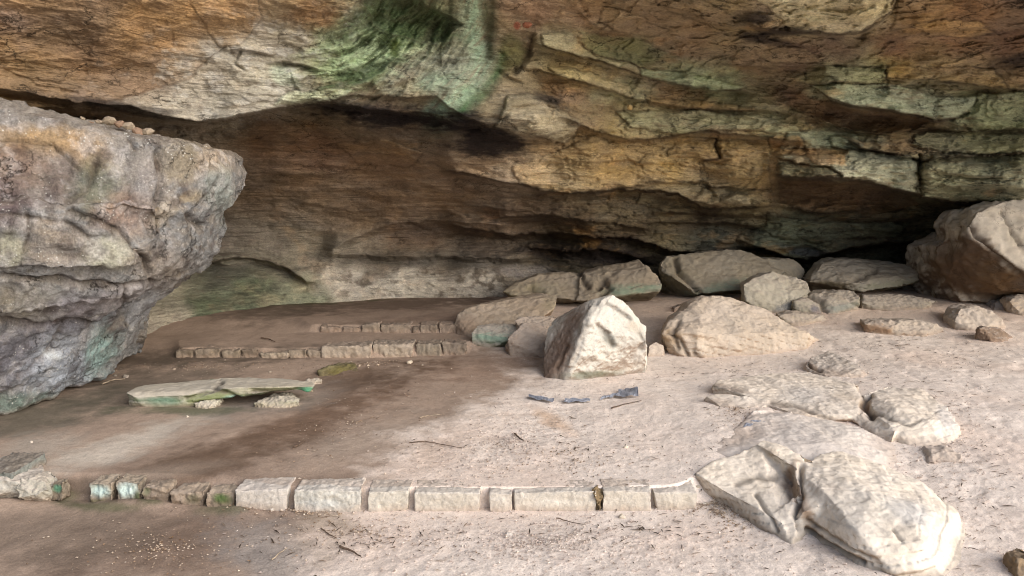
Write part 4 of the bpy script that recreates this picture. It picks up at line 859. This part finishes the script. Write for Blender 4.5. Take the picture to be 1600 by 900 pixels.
rock('kerb_stone', 'rounded grey kerb stone with pale top, second from the left end', [[(20,762,.02),(30,748,.06),(55,743,.1),(74,752,.06),(75,765,.02),(55,776,0),(25,780,0)]], 'kerb stone', Y0=3.76, thick=.12, voxel=.006, amp=.012, freq=7, base=(168,164,150), mat=M_KERB, group='stones of the front kerb row')
kerb('tiny turquoise green mossy kerb stone poking out of dark earth', 79, 97, 757, 770, (140,124,104), blobs=[(88,764,8,8,0,(96,150,124),.9)], Y=3.92, dust=0, dp=.08, amp=.012)
kerb('turquoise white kerb stone, left of the two bright ones', 138, 175, 757, 784, (156,138,118), blobs=[(157,768,21,13,8,(196,220,216),.97),(150,784,22,5,0,(92,100,72),.7)], Y=3.9, dust=0, dp=.12, crack=1, amp=.012)
kerb('turquoise white kerb stone, right of the two bright ones', 180, 218, 754, 784, (156,138,118), blobs=[(197,768,19,16,0,(200,222,218),.97),(214,778,7,12,0,(76,100,60),.8)], Y=3.9, dust=0, dp=.12, crack=1, amp=.012)
kerb('dark kerb stone smothered in wet brown earth beside the bright ones', 221, 264, 762, 784, (160,138,118), blobs=[(228,768,8,10,0,(84,104,70),.6)], Y=3.95, dust=0, dp=.12, amp=.015)
kerb('brown kerb stone under earth left of the green mossy one', 267, 318, 766, 788, (162,140,120), blobs=[(300,780,14,9,0,(80,88,54),.5)], Y=3.95, dust=0, dp=.12, amp=.016)
kerb('bright green moss covered kerb stone where the bare stones begin', 320, 366, 767, 792, (158,138,118), blobs=[(345,780,20,12,10,(74,100,50),.95)], Y=3.93, dust=0, dp=.12, amp=.016)
kerb('low wedge shaped kerb stone right of the green mossy one', 366, 450, 764, 790, (196,188,180), Y=3.9, slant=4, dust=.6)
kerb('rough bluish grey kerb stone with chipped left corner', 457, 564, 766, 801, (190,188,180), blobs=[(500,790,40,12,0,(196,200,200),.6)], amp=.012)
kerb('short squarish plain kerb stone between two dark gaps', 573, 639, 766, 800, (196,190,178))
kerb('long smooth even faced kerb stone in the middle of the row', 646, 751, 767, 801, (200,192,180))
kerb('small wedge shaped kerb stone right of the triangular gap', 763, 801, 772, 803, (198,190,180), slant=3)
kerb('long low kerb stone with whitish flecks left of the brown wedge', 803, 934, 768, 801, (204,196,184), blobs=[(860,786,40,8,0,(222,216,206),.5)])
kerb('last kerb stone, tapering into sand toward the foreground rock', 941, 1020, 768, 800, (204,194,180))
kerb('sand covered tail piece at the right end of the kerb row', 1022, 1092, 770, 794, (202,192,178), slant=6, dust=.7)
rock('stone', 'brown broken wedge of stone jammed in a gap of the kerb row', [[(925,762,0),(935,758,.05),(948,766,.05),(942,780,0),(938,795,-.01),(930,778,-.02)]], 'stone', Y0=3.735, thick=.05, voxel=.004, amp=.006, freq=12, base=(140,112,72), dust=0)
# --- step rows at the back
R2 = [(272,300,543,556,(110,98,80)),(302,342,543,557,(118,104,86)),(345,374,543,559,(112,100,80)),(377,402,545,560,(84,70,56)),(405,448,546,560,(140,130,110)),(450,478,543,557,(116,104,86)),(480,500,541,555,(130,116,98)),(503,578,538,552,(156,142,124)),(581,645,536,549,(160,146,126)),(648,688,535,547,(120,112,94)),(690,727,533,545,(110,98,84))]
L2 = ['leftmost stone fading into earth','second stone from the left outcrop','square brown stone third from the left','darkest tilted stone','pale stone leaning forward','short greenish brown stone','narrow upright stone','long flat pale stone left of the centre joint','long flat pale stone right of the centre joint','greenish stone second from the boulders','dark end stone touching the boulders']
for (a, b, c, d, col_), l in zip(R2, L2):
    kerb(l + ' in the lower back step', a, b + 1.5, c + 2, d, tuple(v * .6 + k_ for v, k_ in zip(col_, (80, 69, 60))), Y=6.90 + .10 * max(0, min(1, (((a + b) / 2 - 800) * 7 / F + 1.5))), dp=.2, group='stones of the lower back step', vox=.011, dust=.6, amp=.022, name='step_stone')
R3 = [(498,530,507,514,(118,96,80)),(534,560,507,515,(122,100,84)),(563,592,506,517,(128,112,94)),(594,640,506,517,(122,104,86)),(644,652,507,517,(84,70,56)),(655,682,506,517,(126,108,90)),(685,712,505,517,(120,100,84))]
L3 = ['leftmost barely exposed stone','second low stone','third stone with a rough face','longest stone','narrow dark chipped stone','stone second from the loaf shaped boulder','end stone by the loaf shaped boulder']
for (a, b, c, d, col_), l in zip(R3, L3):
    kerb(l + ' in the upper back step', a, b + 2, c + 1.5, d, tuple(v * .6 + k_ for v, k_ in zip(col_, (76, 66, 58))), Y=7.71, dp=.2, group='stones of the upper back step', vox=.011, dust=.6, amp=.02, name='step_stone')

# ------------------------------------------------------------------ small things
def chip_verts(r, flat=.6, seed=0):
    rg = np.random.default_rng(seed); v = rg.normal(size=(11, 3)); v /= np.linalg.norm(v, axis=1)[:, None]; v *= [r, r * rg.uniform(.6, 1), r * flat]
    return v
def small_rock(name, label, px, py, r, colr, cat='stone', group=None, P=None, flat=.6):
    q = hit(px, py) if P is None else np.array(P)
    bm = bmesh.new(); vs = [bm.verts.new(v) for v in chip_verts(r, flat, int(px * 7 + py))]
    bmesh.ops.convex_hull(bm, input=vs); bmesh.ops.delete(bm, geom=[v for v in bm.verts if not v.link_faces], context='VERTS')
    bmesh.ops.subdivide_edges(bm, edges=bm.edges, cuts=1, use_grid_fill=True, smooth=.5)
    for v in bm.verts: v.co *= 1 + .12 * math.sin(v.co.x * 190 + v.co.y * 130 + v.co.z * 170)
    bmesh.ops.recalc_face_normals(bm, faces=bm.faces)
    me = bpy.data.meshes.new(name); bm.to_mesh(me); bm.free()
    n = len(me.vertices); set_col(me, np.repeat(lin(colr)[None], n, 0), np.zeros((n, 3)))
    me.materials.append(M_KERB); o = bpy.data.objects.new(name, me); C.objects.link(o); o.location = q + [0, 0, r * flat * .5]
    return tag(o, label, cat, group)
PEB = [(978,700,.018,(220,208,190),'pale pebble on open sand below the blue grey scraps'),(971,809,.02,(206,194,176),'pebble just in front of the kerb row near its right end'),(1090,762,.014,(196,184,166),'pebble by the last kerb stone and the foreground rock'),
 (1100,788,.013,(220,212,200),'whitish pebble in rubble at the kerb end'),(795,837,.02,(206,198,190),'grey pebble half sunk in sand in the bottom centre'),(640,568,.03,(206,192,172),'round pale stone at the end of the gravel trickle'),(590,571,.016,(186,168,150),'small stone in the gravel trickle by the lower step'),
 (562,573,.018,(180,164,146),'stone nearest the yellow green mossy one'),(575,572,.014,(196,180,160),'tiny light stone beside the mossy one'),(196,590,.03,(160,150,140),'grey stone at the foot of the left outcrop'),(180,588,.018,(150,142,132),'smaller grey stone touching the outcrop foot'),
 (273,578,.018,(170,154,138),'pebble in the damp hollow behind the long flat slab'),(422,582,.015,(170,158,142),'pebble behind the middle of the long flat slab'),(292,652,.012,(210,200,184),'light pebble in front of the long flat slab'),(48,692,.014,(200,190,176),'lone pebble on the pale streak at left'),
 (426,797,.018,(214,206,196),'angular white stone in front of the low wedge kerb stone'),(486,612,.02,(150,138,118),'brown stone by the green tip of the long flat slab'),(1185,694,.014,(190,170,150),'pebble caught against the broken edge of the foreground rock'),(660,571,.012,(180,166,150),'small stone right of the gravel trickle')]
for px, py, r, c, l in PEB: small_rock('pebble', l, px, py, r, c, 'pebble', 'loose pebbles on the floor')
# crumbling fragments on top of the left outcrop
CR = [(95,184,.035),(118,188,.03),(128,182,.025),(142,190,.03),(156,187,.03),(172,186,.045),(186,191,.04),(200,194,.045),(150,196,.03),(215,204,.05),(232,204,.045),(108,193,.03)]
for i, (px, py, r) in enumerate(CR):
    q = at(px, py + 6, 4.98 + (px - 90) * .0012)
    small_rock('rock_fragment', 'crumbled rock fragment in the row lying along the top of the left outcrop', px, py, r, (150,136,118) if i % 3 else (134,110,92), 'rock fragment', 'crumbled fragments on the left outcrop', P=q)
small_rock('rock_fragment', 'reddish rock fragment stuck in the roof crack', 824, 42, .045, (140,88,66), 'rock fragment', P=at(824, 42, 6.95))
small_rock('rock_fragment', 'pale stone resting on the ledge below the yellow strip', 985, 170, .035, (186,160,110), 'rock fragment', P=at(985, 170, 8.2), flat=1)

# twigs
M_TWIG = flat_mat('dry_twig', (120, 100, 84), .9, (60, 48, 40), 40)
M_PTWIG = flat_mat('bleached_twig', (190, 176, 156), .9, (140, 124, 106), 40)
def twig(label, pts, r, mat):
    P = [hit(*p) + [0, 0, r + .006] for p in pts]
    org = P[0].copy(); bm = bmesh.new(); rings = []
    # refine with a slight wander
    Q = []
    for a, b in zip(P[:-1], P[1:]):
        for t in np.linspace(0, 1, 5)[:-1]: Q.append(a + (b - a) * t + RNG.normal(size=3) * [.002, .002, .001])
    Q.append(P[-1])
    for i, q in enumerate(Q):
        d = (Q[min(i + 1, len(Q) - 1)] - Q[max(i - 1, 0)]); d /= np.linalg.norm(d); s = np.cross(d, [0, 0, 1]); s /= np.linalg.norm(s); u = np.cross(s, d)
        rr = r * (1 - .6 * i / len(Q)); rings.append([bm.verts.new(q - org + rr * (math.cos(a) * s + math.sin(a) * u)) for a in np.linspace(0, 2 * math.pi, 7)[:-1]])
    for A, B in zip(rings[:-1], rings[1:]):
        for k in range(6): bm.faces.new((A[k], A[(k + 1) % 6], B[(k + 1) % 6], B[k]))
    bm.faces.new(rings[0][::-1]); bm.faces.new(rings[-1])
    bmesh.ops.recalc_face_normals(bm, faces=bm.faces)
    me = bpy.data.meshes.new('twig'); bm.to_mesh(me); bm.free(); me.materials.append(mat)
    o = bpy.data.objects.new('twig', me); C.objects.link(o); o.location = org; tag(o, label, 'twig', 'twigs lying on the floor')
twig('dark twig in front of the rough bluish grey kerb stone', [(500,829),(512,836),(526,844)], .004, M_TWIG)
twig('thicker twig near the bottom, left of centre', [(530,858),(548,864),(564,873)], .006, M_TWIG)
twig('bleached straight twig leaning left on the damp earth', [(425,878),(437,868),(449,859)], .0035, M_PTWIG)
twig('short black twig on the sand above the kerb row centre', [(804,680),(811,686),(818,692)], .006, M_TWIG)
twig('long thin twig lying across the sand left of centre', [(640,694),(665,692),(690,697),(724,702)], .0035, M_TWIG)
twig('thin pale twig beside the gravelly patch', [(655,655),(670,651),(690,650)], .004, M_PTWIG)
twig('fine dark twig in front of the long low kerb stone', [(870,812),(890,818),(915,822)], .003, M_TWIG)
twig('twig lying on the middle terrace between the steps', [(408,530),(420,532),(430,536)], .008, M_TWIG)
twig('dark twig on the brown slope by the slab', [(458,702),(470,696),(477,691)], .005, M_TWIG)
twig('thin root like twig at the foot of the left outcrop', [(160,602),(175,596),(195,594)], .006, M_PTWIG)
twig('small twig on the sand in front of the wide tan boulder', [(955,640),(975,634),(1002,628)], .005, M_TWIG)

# blue-grey crumpled scraps in front of the pyramid
M_SCRAP = flat_mat('slate_blue_scrap', (156, 160, 172), .6, (124, 130, 144), 25)
def scrap(label, pts, top, seed, name='scrap'):
    P = [hit(*p) for p in pts]; org = np.mean(P, 0); bm = bmesh.new(); rg = np.random.default_rng(seed)
    c = [tuple(p - org) for p in P]; n = 7
    A, B = [np.array(c[0]), np.array(c[1])], [np.array(c[3]), np.array(c[2])]
    g = []
    for i in range(n * 2):
        row = []
        for j in range(n):
            u, v = i / (n * 2 - 1), j / (n - 1); p = (A[0] * (1 - u) + A[1] * u) * (1 - v) + (B[0] * (1 - u) + B[1] * u) * v
            h = top * math.sin(math.pi * v) * (0.5 + .5 * math.sin(3 * u + seed)) + rg.uniform(0, .004) + .010 * math.sin(6 * u + 4 * v + seed) ** 2
            row.append(bm.verts.new((p[0] + rg.normal() * .003, p[1] + rg.normal() * .004, p[2] + .012 + h)))
        g.append(row)
    for i in range(n * 2 - 1):
        for j in range(n - 1): bm.faces.new((g[i][j], g[i + 1][j], g[i + 1][j + 1], g[i][j + 1]))
    me = bpy.data.meshes.new(name); bm.to_mesh(me); bm.free(); me.materials.append(M_SCRAP)
    o = bpy.data.objects.new(name, me); C.objects.link(o); o.location = org; tag(o, label, 'scrap')
scrap('flat blue grey scrap strip, left end of the buried row', [(826,625),(866,632),(866,627),(826,620)], .004, 1)
scrap('long blue grey scrap strip in the middle of the buried row', [(880,632),(922,631),(924,627),(884,626)], .006, 2)
scrap('thin blue grey scrap strip joined to the crumpled piece', [(938,628),(968,620),(966,617),(940,624)], .006, 3)
scrap('crumpled dark blue grey scrap standing up at the right of the row', [(962,624),(998,622),(994,610),(968,612)], .045, 4)
scrap('small blue grey leaf scrap lying on the bedrock hump', [(1160,672),(1196,664),(1192,658),(1166,664)], .004, 5)

# gravel and litter
def scatter(name, label, cat, n, region, size, colr, matl, flatness=.6, seed=1, leaf=False):
    rg = np.random.default_rng(seed); V = []; Cc = []; m = int(n * 1.25)
    k = rg.integers(len(region), size=m); G = np.array(region, float)[k]
    a, r = rg.uniform(0, 2 * math.pi, m), rg.normal(size=m) * .55; ca, sa = np.cos(np.radians(G[:, 4])), np.sin(np.radians(G[:, 4]))
    u, v = G[:, 2] * r * np.cos(a), G[:, 3] * r * np.sin(a); PX = G[:, 0] + u * ca - v * sa; PY = G[:, 1] + u * sa + v * ca
    ok = (PY > 475) & (PY < 930); PX, PY = PX[ok][:n], PY[ok][:n]
    Y = HC / np.tan(TH + np.arctan((PY - 450) / F)); Y0_ = Y.copy()
    for _ in range(5): P = at(PX, PY, Y); Y = Y0_ * (HC - gbase(P[:, 0], P[:, 1])) / HC
    P = at(PX, PY, Y); PP = P; ZZ = gz(P[:, 0], P[:, 1])
    for P, zz in zip(PP, ZZ):
        s = size * rg.uniform(.4, 1.6) ** 1.5
        if leaf:
            L_ = s * rg.uniform(1, 4); a = rg.uniform(0, math.pi); w = s * .35
            q = np.array([[-L_, 0, 0], [0, -w, .004], [L_, 0, 0], [0, w, .002]]); R = np.array([[math.cos(a), math.sin(a), 0], [-math.sin(a), math.cos(a), 0], [0, 0, 1]]); q = q @ R
            V.append(q + [P[0], P[1], zz + .006])
        else:
            q = np.array([[1, 0, 0], [-.5, .87, 0], [-.5, -.87, 0], [.2, .1, .9], [.1, 0, -.6]]) * (1 + .35 * rg.normal(size=(5, 3))) * s; q[:, 2] *= flatness
            a = rg.uniform(0, 6.28); R = np.array([[math.cos(a), math.sin(a), 0], [-math.sin(a), math.cos(a), 0], [0, 0, 1]]); V.append(q @ R + [P[0], P[1], zz + s * .3 + .004])
        Cc.append(lin(colr[rg.integers(len(colr))]) * rg.uniform(.7, 1.15))
    nv = 4 if leaf else 5
    FT = [(0, 1, 2), (0, 2, 3)] if leaf else [(0, 1, 3), (1, 2, 3), (2, 0, 3), (1, 0, 4), (2, 1, 4), (0, 2, 4)]
    fs = [tuple(i * nv + k for k in f) for i in range(len(V)) for f in FT]
    me = bpy.data.meshes.new(name); me.from_pydata(np.concatenate(V).tolist(), [], fs); me.update()
    set_col(me, np.repeat(np.array(Cc), nv, 0), None); me.materials.append(matl)
    o = bpy.data.objects.new(name, me); C.objects.link(o); tag(o, label, cat, kind='stuff')
REG_GRAV = [(560, 660, 260, 70, -25), (560, 830, 220, 40, 0), (560, 572, 90, 9, -4), (300, 575, 220, 14, 0), (1150, 640, 60, 30, 0), (900, 720, 300, 60, 0), (470, 800, 120, 12, 5), (1120, 800, 90, 30, 30), (250, 860, 220, 50, 0), (1130, 790, 60, 14, 20)]
scatter('gravel', 'fine gravel and grit strewn over the brown earth and sand', 'gravel', 5200, REG_GRAV, .0036, [(186,168,150), (166,144,124), (206,190,172), (146,124,104), (120,98,80)], M_KERB)
REG_LIT = [(1500, 560, 300, 120, 0), (1000, 830, 420, 70, 0), (1450, 620, 260, 120, 0), (1400, 540, 300, 40, 0), (560, 850, 300, 60, 0), (900, 700, 400, 80, 0), (1150, 580, 250, 40, 0), (1500, 780, 200, 200, 0)]
scatter('sand_crumbs', 'pale crumbs and lumps of sand kicked up all over the dry floor', 'sand crumbs', 9000, [(1250, 700, 500, 260, 0), (1480, 700, 220, 280, 0), (850, 850, 420, 70, 0), (800, 690, 240, 90, -20)], .0042, [(206,192,184), (190,174,166), (216,204,194), (170,154,144)], M_KERB, seed=9)
scatter('leaf_litter', 'tiny dark twigs and leaf crumbs scattered over the trampled sand', 'leaf litter', 1100, REG_LIT, .006, [(100,84,72), (126,108,92), (84,70,60), (150,134,120)], M_KERB, seed=5, leaf=True)

# ------------------------------------------------------------------ light, world, camera
EL, AZ = math.radians(25), math.radians(128)        # azimuth clockwise from +Y: the open side, behind right of the camera
w = bpy.data.worlds.new('World'); SC.world = w; w.use_nodes = True
nt = w.node_tree; bg = nt.nodes['Background']; sky = nt.nodes.new('ShaderNodeTexSky'); sky.sky_type = 'NISHITA'; sky.sun_disc = False
sky.sun_elevation = EL; sky.sun_rotation = AZ; sky.air_density = 1.0; sky.dust_density = 3.0
nt.links.new(sky.outputs[0], bg.inputs['Color']); bg.inputs['Strength'].default_value = .15
ld = bpy.data.lights.new('sun', 'SUN'); ld.energy = 3.5; ld.angle = math.radians(70); ld.color = (1, .965, .95)
lo = bpy.data.objects.new('sun', ld); C.objects.link(lo)
from mathutils import Vector
sd_ = Vector((math.sin(AZ) * math.cos(EL), math.cos(AZ) * math.cos(EL), math.sin(EL)))
lo.rotation_euler = (-sd_).to_track_quat('-Z', 'Y').to_euler(); lo.location = (6, -6, 8)
cd = bpy.data.cameras.new('camera'); cam = bpy.data.objects.new('camera', cd); C.objects.link(cam)
cd.sensor_width = 36; cd.lens = 36 * F / 1600; cd.clip_start = .05; cd.clip_end = 3000
cam.location = (0, 0, HC); cam.rotation_euler = (math.pi / 2 - TH, 0, 0); SC.camera = cam
SC.view_settings.view_transform = 'Standard'; SC.view_settings.look = 'None'; SC.view_settings.exposure = 0; SC.view_settings.gamma = 1
SC.cycles.use_denoising = True; SC.cycles.use_adaptive_sampling = True; SC.cycles.adaptive_threshold = .015; SC.cycles.adaptive_min_samples = 16
try: SC.cycles.denoiser = 'OPENIMAGEDENOISE'
except Exception: pass
try: SC.cycles.denoising_prefilter = 'ACCURATE'
except Exception: pass
SC.cycles.sample_clamp_indirect = 3; SC.cycles.pixel_filter_type = 'BLACKMAN_HARRIS'; SC.cycles.filter_width = 1.0; SC.cycles.max_bounces = 6; SC.cycles.diffuse_bounces = 5; SC.cycles.glossy_bounces = 1; SC.cycles.transmission_bounces = 0
